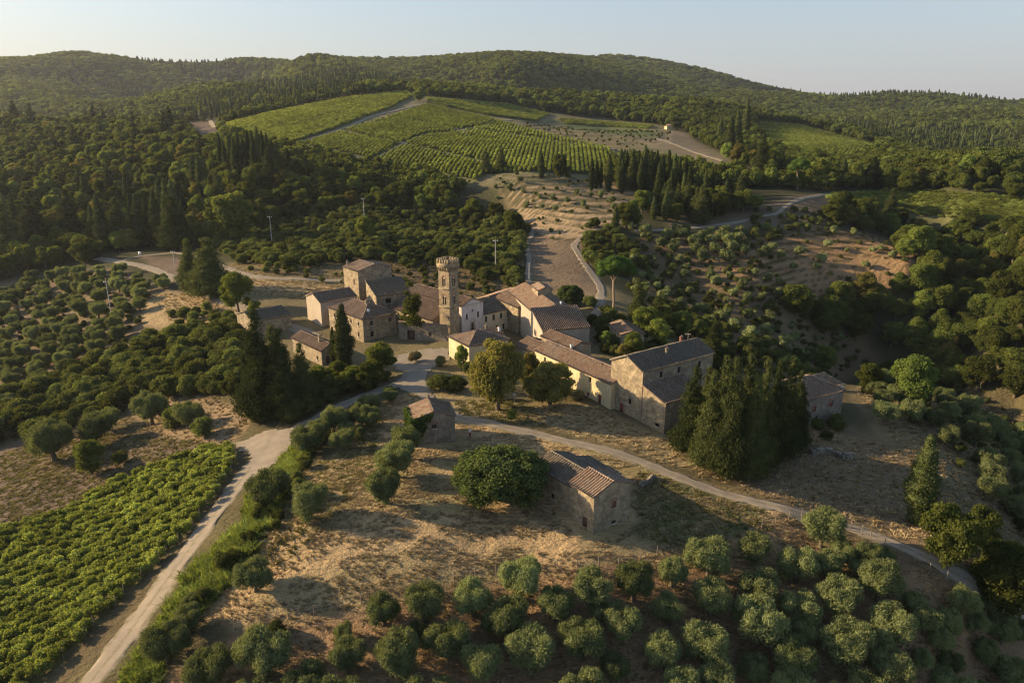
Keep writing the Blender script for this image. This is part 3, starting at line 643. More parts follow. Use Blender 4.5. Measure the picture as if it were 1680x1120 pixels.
road('dirt_road', [(455,725),(400,728),(350,738),(290,752)], 4.2, RM, .085, wend=1.5)
def patch(name, px, mat, lift, cell=.7):
    W = np.array([G(*q)[:2] for q in px]); x0, y0 = W.min(0)-1; x1, y1 = W.max(0)+1; xs, ys = np.arange(x0, x1, cell), np.arange(y0, y1, cell); X, Y = np.meshgrid(xs, ys, indexing='ij')
    Xn, Yn = X+1.3*fbm(X/3, Y/3, 81, 2), Y+1.3*fbm(X/3, Y/3, 85, 2); k = inpoly(Xn, Yn, [tuple(q) for q in W]); ii = np.arange(X.size).reshape(X.shape)
    f = np.stack([ii[:-1, :-1], ii[1:, :-1], ii[1:, 1:], ii[:-1, 1:]], -1)[k[:-1, :-1] & k[1:, 1:]].reshape(-1, 4)
    me = npmesh(name, np.stack([X, Y, H(X, Y)+lift], -1), f, mat=mat, smooth=True); uv = me.uv_layers.new(name='UVMap'); uv.data.foreach_set('uv', np.tile([.25, .5], (f.size, 1)).astype(np.float32).ravel())
    c = W.mean(0); ROADS.append((np.array([c, c+.1]), 4.)); return tag(link(name, me), None, None, None, 'structure')
patch('hamlet_square', [(640,598),(652,584),(700,572),(738,570),(738,590),(722,600),(702,612),(704,640),(735,668),(720,676),(690,655),(655,640),(640,632),(664,612)], RM2, .10)
patch('road_junction', [(385,745),(400,722),(440,705),(480,700),(490,712),(472,740),(440,775),(405,790),(410,750)], RM, .10)
road('farm_track', [(692,640),(715,665),(750,684),(800,694),(870,710),(940,726),(1010,742),(1070,764),(1120,785),(1200,813),(1290,835),(1380,861),(1450,885),(1520,915),(1600,958),(1700,1010)], 3.6, RM, .075, wend=2.6)
road('gravel_road', [(158,424),(200,430),(240,438),(280,453),(315,471),(365,492),(420,512),(480,537),(520,552)], 4.2, RM2, .12, 1.5)
road('gravel_road', [(200,428),(240,419),(290,415),(340,426),(390,446),(430,455),(490,457),(560,460)], 3.4, RM2, .14, 1.5)
road('valley_track', [(872,480),(866,450),(868,425),(864,402),(873,385),(862,368),(845,352)], 2.2, RM, .14, 1.5)
road('valley_road', [(975,520),(985,490),(984,468),(965,440),(948,415),(943,402),(955,390),(1000,370),(1040,362)], 3.2, RM2, .14, 1.5)
road('hill_track', [(1040,378),(1110,376),(1170,370),(1240,358),(1275,350),(1290,338),(1320,325),(1365,318),(1440,315)], 3.0, RM, .2, 2)
for px in ([(482,240),(520,225),(580,205),(640,184),(690,172),(720,176)], [(345,198),(365,210),(392,226)], [(600,272),(650,243),(700,222),(760,214),(840,197)], [(628,190),(700,202),(770,218)],
           [(560,215),(640,232),(720,250),(800,268)], [(500,240),(600,262),(680,280),(765,300)], [(1180,262),(1230,285),(1320,305)], [(1010,246),(930,236),(860,224),(760,212)], [(1080,228),(1140,250),(1180,262)]):
    road('vineyard_path', px, 4.6, RM, .35, 4)
def near_road(p, m=0.):
    p = np.asarray(p, float)[:, :2]; d = np.full(len(p), 1e9)
    for P, hw in ROADS:
        for i in range(0, len(p), 4000): d[i:i+4000] = np.minimum(d[i:i+4000], np.sqrt(((p[i:i+4000, None]-P[None, ::2])**2).sum(-1)).min(1)-hw)
    return d < m
def off_road(p, m=.5): return p[~near_road(p, m)] if len(p) else p
# ------------------------------------------------------------------ buildings
COR = .48
PROF = [(0, 0.), (.12, .11), (.28, .15), (.44, .11), (.56, 0.), (.78, -.05)]
def slope_mesh(name, P0, U, V, Lu, Lv, mat, tl=(0., 0.), seed=0, W=None):
    """tiled slope: P0 eave start, U along the eave, V up the slope; tl: how far the top is drawn in at each end (hips)"""
    g = np.random.default_rng(seed); U, V = nrm(np.array(U, float)), nrm(np.array(V, float)); N = nrm(np.cross(U, V)); P0 = np.array(P0, float)
    if N[2] < 0: N = -N
    nc = int(Lu/COR)+1; cols = [(k+f, hh) for k in range(nc) for f, hh in PROF if (k+f)*COR < Lu]; cols.append((Lu/COR, 0.))
    nr = max(2, int(round(Lv/.48))); ts = []
    for r in range(nr): ts += [(r/nr, .045, r), ((r+1)/nr-1e-3, .0, r)]
    ts = np.array(ts); S = np.array([c[0]*COR for c in cols]); hh = np.array([c[1] for c in cols]); cid = np.array([int(c[0]+1e-6) for c in cols])
    Tm = np.ones(len(S))
    if tl[0] > 0: Tm = np.minimum(Tm, S/tl[0])
    if tl[1] > 0: Tm = np.minimum(Tm, (Lu-S)/tl[1])
    Tm = np.clip(Tm, 0, 1); tt = np.minimum(ts[None, :, 0], Tm[:, None])
    jit = g.normal(0, .012, (nc+2, nr)); jj = jit[cid][:, ts[:, 2].astype(int)]
    sag = -.06*np.sin(np.pi*np.clip(S/Lu, 0, 1))[:, None]*np.sin(np.pi*tt)+.03*np.sin(S*1.3+seed)[:, None]
    X = P0[None, None]+S[:, None, None]*U+(tt*Lv)[..., None]*V+(hh[:, None]+ts[None, :, 1]+jj+sag+.05)[..., None]*N
    n, k = len(S), len(ts); ii = np.arange(n*k).reshape(n, k); f = np.stack([ii[:-1, :-1], ii[1:, :-1], ii[1:, 1:], ii[:-1, 1:]], -1).reshape(-1, 4)
    su = S/COR; ua = np.repeat(su[:-1]+1e-4, k-1); ub = np.repeat(su[1:]-1e-4, k-1); tv = np.tile(ts[:-1, 2]+.5, n-1); uvv = np.stack([np.stack([ua, tv], -1), np.stack([ub, tv], -1), np.stack([ub, tv], -1), np.stack([ua, tv], -1)], 1).reshape(-1, 2)
    und = P0-.10*N; q = np.array([und, und+U*Lu, und+U*(Lu-tl[1])+V*Lv, und+U*tl[0]+V*Lv]); o = n*k
    Vv = np.concatenate([X.reshape(-1, 3), q, q+.13*N]); fs = [(o, o+3, o+2, o+1), (o, o+1, o+5, o+4), (o+1, o+2, o+6, o+5), (o+2, o+3, o+7, o+6), (o+3, o, o+4, o+7)]
    return Vv, np.concatenate([f, fs]), np.concatenate([uvv, np.full((20, 2), .3)])
def roofobj(parts, mat, parent, name='roof'):
    vs, fs, us, o = [], [], [], 0
    for v, f, u in parts: vs.append(v); fs.append(f+o); us.append(u); o += len(v)
    me = npmesh(name, np.concatenate(vs), np.concatenate(fs), mat=M[mat]); uv = me.uv_layers.new(name='UVMap'); uv.data.foreach_set('uv', np.concatenate(us).astype(np.float32).ravel())
    return link(name, me, parent)
def ridge(parent, a, b, mat='tile'):
    a, b = np.array(a, float), np.array(b, float); L = np.linalg.norm(b-a); n = max(2, int(L/.5)); m = MB(); d = nrm(b-a)
    for i in range(n):
        p = a+(b-a)*i/n; q = a+(b-a)*(i+1)/n; m.tube([p+[0, 0, .09], q+[0, 0, .06]], [.15, .115], 6)
    me = m.mesh('ridge_tiles', M[mat]); uv = me.uv_layers.new(name='UVMap'); nf = len(me.polygons); li = np.zeros(len(me.loops), int)
    k = 0
    u = np.zeros((len(me.loops), 2), np.float32)
    for p in me.polygons: u[p.loop_start:p.loop_start+p.loop_total] = (p.vertices[0]//13+.3, 3.5)
    uv.data.foreach_set('uv', u.ravel()); return link('ridge_tiles', me, parent)
def wall_with_holes(m, p, e, n, L, z0, z1, holes, depth=.32):
    """one wall: p its start, e along, n outward; holes (s0, s1, za, zb)"""
    p, e, n = (np.array(q, float) for q in (p, e, n)); Z = np.array([0, 0, 1.]); ss = sorted({0, L, *[h[0] for h in holes], *[h[1] for h in holes]}); zs = sorted({z0, z1, *[h[2] for h in holes], *[h[3] for h in holes]})
    at = lambda s, z, d=0: np.array([p[0]+e[0]*s-n[0]*d, p[1]+e[1]*s-n[1]*d, z])
    for a, b in zip(ss[:-1], ss[1:]):
        for c, d in zip(zs[:-1], zs[1:]):
            mx, mz = (a+b)/2, (c+d)/2
            if any(h[0] < mx < h[1] and h[2] < mz < h[3] for h in holes): continue
            m.quad(at(a, c), at(b, c), at(b, d), at(a, d))
    for a, b, c, d in holes:
        for q, r in (((a, c), (b, c)), ((b, c), (b, d)), ((b, d), (a, d)), ((a, d), (a, c))): m.quad(at(*q), at(*r), at(*r, depth), at(*q, depth))
def opening(parent, p, e, n, s, z, w_, h_, style, depth=.3):
    """one window or door, a part of the house with its own shutters, sill or surround"""
    p, e, n = (np.array(q, float) for q in (p, e, n)); Z = np.array([0, 0, 1.]); c = np.array([p[0]+e[0]*s, p[1]+e[1]*s, z+h_/2]); m = MB()
    inn = c-n*(depth-.04); door = 'door' in style
    mat = {'dark': 'dark', 'red_door': 'red_door', 'brown_door': 'brown_door', 'shutter': 'glass', 'red_shutter': 'red_door', 'glass': 'glass', 'brick': 'brick', 'arch': 'dark', 'framed': 'glass', 'barn_door': 'brown_door'}[style]
    m.box(inn, e*w_*.5, n*.03, Z*h_*.5); o = link('door' if door else 'window', m.mesh('window', M[mat]), parent)
    if style in ('glass', 'shutter', 'framed', 'dark'):
        f = MB()
        if style != 'dark':
            for a, b_, hw, hh in ((-w_/2+.05, 0, .05, h_/2), (w_/2-.05, 0, .05, h_/2), (0, 0, .035, h_/2), (0, h_/2-.05, w_/2, .05), (0, -h_/2+.05, w_/2, .05)): f.box(inn+n*.05+e*a+Z*b_, e*hw, n*.03, Z*hh)
            link('frame', f.mesh('frame', M['wood']), o)
        s2 = MB(); s2.box(c-Z*(h_/2+.06)+n*.05, e*(w_/2+.12), n*.12, Z*.06); link('sill', s2.mesh('sill', M['trim']), o)
    if style == 'shutter':
        for q in (-1, 1):
            f = MB(); cc = c+e*q*w_*.25-n*.06; f.box(cc, e*(w_*.25-.012), n*.025, Z*(h_/2-.02))
            for k in range(int(h_/.16)): f.box(cc+n*.03+Z*(-h_/2+.1+k*.16), e*(w_*.25-.08), n*.012, Z*.03)
            link('shutter', f.mesh('shutter', M['green_shutter']), o)
    if door:
        f = MB()
        for k in range(4): f.box(inn+n*.045+e*(-w_/2+w_*(k+.5)/4), e*(w_/8-.015), n*.02, Z*(h_/2-.03))
        link('door_leaf', f.mesh('door_leaf', M[mat]), o)
    if style in ('brick', 'arch', 'framed'):
        f = MB(); N_ = 9; R1, R2 = w_/2+.01, w_/2+.24
        for k in range(N_):
            a, b_ = math.pi*k/N_, math.pi*(k+.92)/N_; t = c+Z*h_/2+n*.03
            f.add([t+e*math.cos(a)*R1+Z*math.sin(a)*R1*.5, t+e*math.cos(a)*R2+Z*math.sin(a)*R2*.62, t+e*math.cos(b_)*R2+Z*math.sin(b_)*R2*.62, t+e*math.cos(b_)*R1+Z*math.sin(b_)*R1*.5], [(0, 1, 2, 3)])
        link('arch', f.mesh('arch', M['brick']), o)
    return o
def chimney(parent, x, y, z0, h_=1.3, w_=.35, mat='stone', pot=True):
    m = MB(); m.box((x, y, z0+h_/2-.4), (w_, 0, 0), (0, w_*.8, 0), (0, 0, h_/2+.4)); m.box((x, y, z0+h_+.06), (w_+.08, 0, 0), (0, w_*.8+.08, 0), (0, 0, .05)); o = link('chimney', m.mesh('chimney', M[mat]), parent)
    if pot:
        c = MB(); c.box((x, y, z0+h_+.24), (w_*.6, 0, 0), (0, .05, 0), (0, 0, .13)); c.quad((x-w_, y-w_, z0+h_+.37), (x+w_, y-w_, z0+h_+.37), (x+w_*.1, y+w_, z0+h_+.55), (x-w_*.1, y+w_, z0+h_+.55))
        link('chimney_cap', c.mesh('chimney_cap', M['tile_red']), o)
    return o
FOOT = []
def house(name, label, B, A, C, ze, zb, roof='gable1', rise=1.5, wall='stone', tile='tile', over=.35, wins=(), chim=(), cat='house', L1=None, L2=None, cap=True, ang=None, seed=None, group=None, e1=None):
    """B near eave corner, A end of the wall running left or back, C end of the wall running right (photo pixels at eave height ze); walls 1 = B-A, 2 = B-C, 3 and 4 opposite"""
    seed = seed or int(B[0]*7+B[1]); b = np.array(PZ(B[0], B[1], ze)); a = np.array(PZ(A[0], A[1], ze)) if A else None; c = np.array(PZ(C[0], C[1], ze)) if C else None
    if e1 is not None: e1 = nrm(np.array([*e1, 0.]))
    elif a is not None: e1 = nrm((a-b)*[1, 1, 0])
    else: e2 = nrm((c-b)*[1, 1, 0]); e1 = np.array([-e2[1], e2[0], 0])
    e2 = np.array([e1[1], -e1[0], 0.]); 
    if c is not None and np.dot(c-b, e2) < 0: e2 = -e2
    elif c is None and e2[0] < 0: e2 = -e2
    L1 = L1 or float(np.dot(a-b, e1)); L2 = L2 or float(np.dot(c-b, e2))
    if c is not None and A is None: pass
    b0 = np.array([b[0], b[1], 0.]); Z = np.array([0, 0, 1.]); root = empty(name, (b[0], b[1], zb)); tag(root, label, cat, group)
    org = np.array([b[0], b[1], zb]); b = b-org; z0 = -3.0; z1 = ze-zb
    base = np.array([0, 0, 0.])
    W = {1: (base, e1, -e2, L1), 2: (base, e2, -e1, L2), 3: (base+e1*L1, e2, e1, L2), 4: (base+e2*L2, e1, e2, L1)}
    hz = {k: [] for k in W}
    for wi, s, zz, ww, hh, st in wins:
        L = W[wi][3]; s = s*L; hz[wi].append((s-ww/2, s+ww/2, zz, zz+hh)); opening(root, *W[wi][:3], s, zz, ww, hh, st)
    m = MB()
    for k, (p, e, n, L) in W.items(): wall_with_holes(m, p, e, n, L, z0, z1, hz[k])
    P = lambda s, t, z: base+e1*s+e2*t+Z*z
    zt = z1+rise
    if roof == 'gable1':      # ridge runs along wall 1; gables on walls 2 and 3
        m.tri(P(0, 0, z1), P(0, L2, z1), P(0, L2/2, zt)); m.tri(P(L1, 0, z1), P(L1, L2, z1), P(L1, L2/2, zt))
    if roof == 'gable2':
        m.tri(P(0, 0, z1), P(L1, 0, z1), P(L1/2, 0, zt)); m.tri(P(0, L2, z1), P(L1, L2, z1), P(L1/2, L2, zt))
    if roof == 'shed1':       # falls towards wall 1
        m.tri(P(0, 0, z1), P(0, L2, z1), P(0, L2, zt)); m.tri(P(L1, 0, z1), P(L1, L2, z1), P(L1, L2, zt)); m.quad(P(0, L2, z1), P(L1, L2, z1), P(L1, L2, zt), P(0, L2, zt))
    if roof == 'shed2':       # falls towards wall 2
        m.tri(P(0, 0, z1), P(L1, 0, z1), P(L1, 0, zt)); m.tri(P(0, L2, z1), P(L1, L2, z1), P(L1, L2, zt)); m.quad(P(L1, 0, z1), P(L1, L2, z1), P(L1, L2, zt), P(L1, 0, zt))
    if roof == 'shed4':       # falls towards wall 4, high over wall 1
        m.tri(P(0, L2, z1), P(0, 0, z1), P(0, 0, zt)); m.tri(P(L1, L2, z1), P(L1, 0, z1), P(L1, 0, zt)); m.quad(P(0, 0, z1), P(L1, 0, z1), P(L1, 0, zt), P(0, 0, zt))
    if roof == 'shed3':       # falls towards wall 3, high over wall 2
        m.tri(P(L1, 0, z1), P(0, 0, z1), P(0, 0, zt)); m.tri(P(L1, L2, z1), P(0, L2, z1), P(0, L2, zt)); m.quad(P(0, 0, z1), P(0, L2, z1), P(0, L2, zt), P(0, 0, zt))
    link('wall', m.mesh('wall', M[wall]), root)
    parts = []; o = over
    def slp(p0, u, run, Lu, tl=(0, 0), rs=None, k=0):     # run: horizontal inward vector
        rs = rise if rs is None else rs; rl = np.linalg.norm(run); V = nrm(run+Z*rs); Lv = math.hypot(rl, rs); ex = o*Lv/rl
        parts.append(slope_mesh('roof', p0-V*ex, u, V, Lu, Lv+ex+.02, None, tl, seed+k))
    if roof == 'gable1':
        g = .22; slp(P(-g, 0, z1), e1, e2*L2/2, L1+2*g); slp(P(-g, L2, z1), e1, -e2*L2/2, L1+2*g, k=1); ra, rb = P(-g, L2/2, zt), P(L1+g, L2/2, zt)
    if roof == 'gable2':
        g = .22; slp(P(0, -g, z1), e2, e1*L1/2, L2+2*g); slp(P(L1, -g, z1), e2, -e1*L1/2, L2+2*g, k=1); ra, rb = P(L1/2, -g, zt), P(L1/2, L2+g, zt)
    if roof == 'shed1': slp(P(-.2, 0, z1), e1, e2*L2, L1+.4); ra, rb = P(-.2, L2, zt), P(L1+.2, L2, zt)
    if roof == 'shed2': slp(P(0, -.2, z1), e2, e1*L1, L2+.4); ra, rb = P(L1, -.2, zt), P(L1, L2+.2, zt)
    if roof == 'shed4': slp(P(-.2, L2, z1), e1, -e2*L2, L1+.4); ra, rb = P(-.2, 0, zt), P(L1+.2, 0, zt)
    if roof == 'shed3': slp(P(L1, -.2, z1), e2, -e1*L1, L2+.4); ra, rb = P(0, -.2, zt), P(0, L2+.2, zt)
    if roof == 'hip1':        # ridge along wall 1
        q = L2/2; o2 = o*math.hypot(q, rise)/q
        slp(P(-o, 0, z1), e1, e2*q, L1+2*o, (q+o, q+o)); slp(P(-o, L2, z1), e1, -e2*q, L1+2*o, (q+o, q+o), k=1); slp(P(0, -o, z1), e2, e1*q, L2+2*o, (q+o, q+o), k=2); slp(P(L1, -o, z1), e2, -e1*q, L2+2*o, (q+o, q+o), k=3)
        ra, rb = P(q, q, zt), P(L1-q, q, zt)
        for x in ((P(-o, -o, z1-o*rise/q), ra), (P(-o, L2+o, z1-o*rise/q), ra), (P(L1+o, -o, z1-o*rise/q), rb), (P(L1+o, L2+o, z1-o*rise/q), rb)): x and HIPS.append(x)
    if roof == 'hip2':
        q = L1/2
        slp(P(0, -o, z1), e2, e1*q, L2+2*o, (q+o, q+o)); slp(P(L1, -o, z1), e2, -e1*q, L2+2*o, (q+o, q+o), k=1); slp(P(-o, 0, z1), e1, e2*q, L1+2*o, (q+o, q+o), k=2); slp(P(-o, L2, z1), e1, -e2*q, L1+2*o, (q+o, q+o), k=3)
        ra, rb = P(q, q, zt), P(q, L2-q, zt)
        for x in ((P(-o, -o, z1-o*rise/q), ra), (P(L1+o, -o, z1-o*rise/q), ra), (P(-o, L2+o, z1-o*rise/q), rb), (P(L1+o, L2+o, z1-o*rise/q), rb)): HIPS.append(x)
    rf = roofobj(parts, tile, root)
    if cap: ridge(rf, ra, rb, tile)
    for x in HIPS: ridge(rf, x[0], x[1], tile)
    HIPS.clear()
    for s, t, zz, hh, *r in chim: p = P(s*L1, t*L2, zz); chimney(rf, p[0], p[1], p[2], hh, *(r or ()))
    cs = [org+P(x, y, 0) for x, y in ((0, 0), (L1, 0), (L1, L2), (0, L2))]; FOOT.append(np.array(cs)[:, :2])
    return root, (lambda s, t, z: org+P(s, t, z)), e1, e2, L1, L2
HIPS = []
def in_foot(p, m=1.0):
    p = np.asarray(p, float)[:, :2]; r = np.zeros(len(p), bool)
    for c in FOOT:
        ctr = c.mean(0); q = ctr+(c-ctr)*(1+m/np.maximum(np.linalg.norm(c-ctr, axis=1, keepdims=True), .1)); r |= inpoly(p[:, 0], p[:, 1], [tuple(x) for x in q])
    return r
# ------------------------------------------------------------------ the hamlet
def ZE(u, vt, vb, ub=None):      # eave height over a visible foot
    p = G(ub or u, vb); return float(PY(u, vt, p[1])[2]), float(p[2])
def ZY(u, v, Y): return float(PY(u, v, Y)[2])
ze, zb = ZE(974.7, 814, 876)
r_, P_, e1_, e2_, l1, l2 = house('stone_barn', 'rubble stone barn with sunlit ribbed tile roof and bricked arched window in its gable', (974.7,814), (936,790.6), (1046.8,797), ze, zb, 'gable1', 1.25, 'stone', 'tile', .3,
    wins=[(2,.55,2.9,.95,1.15,'brick'), (2,.56,.35,.8,.5,'dark'), (1,.35,.2,1.0,1.7,'brown_door')], cat='barn')
print('barn', l1, l2, ze-zb)
pb = P_(l1, 0, 0); bz = ze-.75
cc = P_(l1, .25, 0); 
def BP(p, z): u, v = proj(p[0], p[1], z); return (float(u), float(v))
house('barn_wing', 'lower rear wing of the barn under mottled tiles beside the big round tree', BP(cc, bz), BP(P_(l1+8.8, .25, 0), bz), None, bz, zb, 'gable1', 1.15, 'stone', 'tile_slate', .3, L1=8.8, L2=l2-.4, cat='barn', wins=[(1,.5,1.2,.8,.9,'dark')])
c2 = P_(l1+.6, l2+.03, 0); z2 = ze-2.0
house('lean_to_shed', 'low dark lean-to along the track side of the barn, green weeds on its tiles', BP(c2, z2), BP(P_(l1+7.6, l2+.03, 0), z2), None, z2, zb, 'shed3' if 0 else 'shed4', 1.0, 'stone_grey', 'tile_slate', .25, L1=7, L2=3.2, cat='shed')
ze, zb = ZE(746, 681, 724, 745)
r_, PH, *_ = house('stone_hut', 'small stone hut half covered by ivy with a barred brown window', (677,688), None, (746,681), ze, zb, 'gable1', 1.15, 'stone_grey', 'tile_red', .25, L1=6.2, wins=[(2,.50,2.9,.95,.85,'framed')], cat='hut', chim=[(.97,.5,ze-zb+.9,.7,.22)])
HUT = (PH, _[2] , _[3])
print('hut', _, ze-zb)
ze, zb = ZE(595, 523, 562); WH = 1.35
h_ = house('farmhouse', 'two-storey farmhouse with satellite dish and hipped roof, tall cypress at its sunlit side', (595,523), (538.7,503.7), (656.8,513.8), ze, zb, 'hip1', 2.3, 'stone', 'tile', .35,
    wins=[(1,.14,.95,.8,1.2,'framed'),(1,.13,4.0,.75,.95,'glass'),(1,.34,4.1,.75,.95,'glass'),(1,.82,4.1,.75,.95,'glass'),(1,.82,.95,.75,1.2,'glass'),(2,.25,1.0,.9,1.4,'dark'),(2,.25,4.0,.9,1.2,'glass'),(2,.82,3.9,.9,1.2,'glass')], chim=[(.3,.45,ze-zb+1.6,1.3,.35)])
print('farmhouse', h_[4:], ze-zb); HA = h_; HAz = ze
d = empty('satellite_dish', HA[1](1.6, h_[5]*.28, ze-zb+1.0)); m = MB()
for k in range(10):
    a, b_ = 6.283*k/10, 6.283*(k+1)/10; m.add([(0, -.12, .45), (.42*math.cos(a), .0, .45+.42*math.sin(a)), (.42*math.cos(b_), 0, .45+.42*math.sin(b_))], None, [(0, 1, 2)])
link('dish', m.mesh('dish', M['whitepaint']), d); m = MB(); m.tube([(0, .03, -.5), (0, .05, .4)], [.03, .03], 5); link('mast', m.mesh('mast', M['metal']), d); tag(d, 'white satellite dish on the roof of the farmhouse behind the cypress', 'satellite dish')
zt = ZY(587, 444.8, 206)
h_ = house('tower_house', 'tallest square stone house with a lit slit window and low gabled roof', (587,444.8), (563,437.4), (637.4,435.4), zt, 1.8, 'gable1', 1.35, 'stone', 'tile', .3, wins=[(1,.30,zt-1.8-4.4,.55,1.5,'arch'),(1,.06,.8+1.6,.5,.7,'dark')], chim=[(.93,.1,zt-1.8+.4,1.0,.3,'stone')])
print('towerhouse', h_[4:], zt)
zt2 = ZY(617, 485, 196)
h_ = house('long_wing', 'wing with a broad grey lichened roof sloping down from the tallest house', (617,485), None, (676,478), zt2, 1.5, 'shed2', 2.6, 'stone', 'tile_slate', .35, L1=8.5, wins=[(2,.33,1.6+2.2,1.7,1.4,'brown_door' if 0 else 'dark')]); print('wing', h_[4:], zt2)
ze, zb = ZE(525.5, 496, 536)
h_ = house('gabled_house', 'plain grey-walled gabled house at the edge of the hamlet above the lane', (525.5,496), (502,485.6), (588,487), ze, zb, 'gable2', 1.7, 'pale', 'tile', .3); print('gabled', h_[4:], ze-zb)
ze, zb = ZE(473.5, 514, 535.6)
h_ = house('slate_shed', 'low shed under grey roof, creepers on its gable, beside the lane', (416,527), (388,514.5), (473,514), ze, zb, 'gable2', 1.5, 'stone', 'tile_slate', .3, cat='shed'); print('shed', h_[4:], ze-zb)
ze, zb = ZE(528, 575, 600)
h_ = house('small_house', 'small house with pinkish ribbed roof and one chimney behind the dark trees', (527,575), (479,553), (556,567), ze, zb, 'gable1', 1.2, 'stone', 'tile_red', .35, wins=[(2,.3,.2,.9,1.9,'brown_door'),(1,.15,.9,.8,1.0,'dark')], chim=[(.25,.35,ze-zb+.7,1.5,.33)]); print('small', h_[4:], ze-zb)
# church, tower and the yellow house
ze, zb = ZE(757, 502.4, 545)
h_ = house('church', 'small church with a pale plastered front, pediment and carved doorway', (757,502.4), None, (792.5,494.4), ze, zb, 'gable1', 1.5, 'white', 'tile_red', .25, L1=24,
    wins=[(2,.24,3.1,.62,1.5,'dark'),(2,.76,3.1,.62,1.5,'dark'),(2,.5,ze-zb-.35+.2 if 0 else 5.0 if ze-zb > 6.2 else ze-zb-.9,.5,.6,'dark'),(2,.5,-.2,1.05,2.1,'brown_door')], cat='church')
CH = h_; cz_ = ze-zb; print('church', h_[4:], cz_, h_[2])
PW, e1c, e2c, L1c, L2c = CH[1], CH[2], CH[3], CH[4], CH[5]; org = np.array(CH[0].location); fr = -e1c
m = MB(); B3 = lambda s, t, z: PW(s, t, z)-org
for t0, z0_, t1, z1_, r in ((0, cz_-.05, L2c, cz_-.05, .12), (0, cz_+.02, L2c/2, cz_+1.5, .14), (L2c, cz_+.02, L2c/2, cz_+1.5, .14)): 
    a, b_ = B3(-.06, t0, z0_), B3(-.06, t1, z1_); m.box((a+b_)/2, (b_-a)/2, fr*.12, (0, 0, r))
link('cornice', m.mesh('cornice', M['trim']), CH[0]); m = MB()
for q in (-1, 1): m.box(B3(-.05, L2c/2+q*.72, 1.05), e2c*.12, fr*.09, (0, 0, 1.25))
m.box(B3(-.07, L2c/2, 2.35), e2c*.95, fr*.14, (0, 0, .12))
for k in range(7):
    a, b_ = math.pi*k/7, math.pi*(k+.95)/7; t = B3(-.12, L2c/2, 2.5); m.add([t+e2c*math.cos(a)*.5+np.array([0, 0, math.sin(a)*.5]), t+e2c*math.cos(a)*.78+np.array([0, 0, math.sin(a)*.78]), t+e2c*math.cos(b_)*.78+np.array([0, 0, math.sin(b_)*.78]), t+e2c*math.cos(b_)*.5+np.array([0, 0, math.sin(b_)*.5])], [(0, 1, 2, 3)])
link('portal', m.mesh('portal', M['trim']), CH[0])
ycorner = PW(.35, L2c+.02, 0); yz = ZY(793, 516, ycorner[1])
zb = float(H(*proj and (PZ(820, 541, -1)[:2]))); h_ = house('yellow_house', 'pale yellow house with green shutters joined to the church', BP(ycorner, yz), None, (839.4,505), yz, zb, 'shed2', 1.9, 'yellow', 'tile_slate', .3, L1=7,
    wins=[(2, .12+.255*k, yz-zb-2.2, .85, 1.5, 'shutter') for k in range(4)]+[(2,.15,.1,.9,1.9,'brown_door'),(2,.48,.2,.8,1.5,'dark'),(2,.72,.2,.8,1.5,'dark'),(2,.9,.9,.7,1.1,'glass')]); print('yellow', h_[4:], yz)
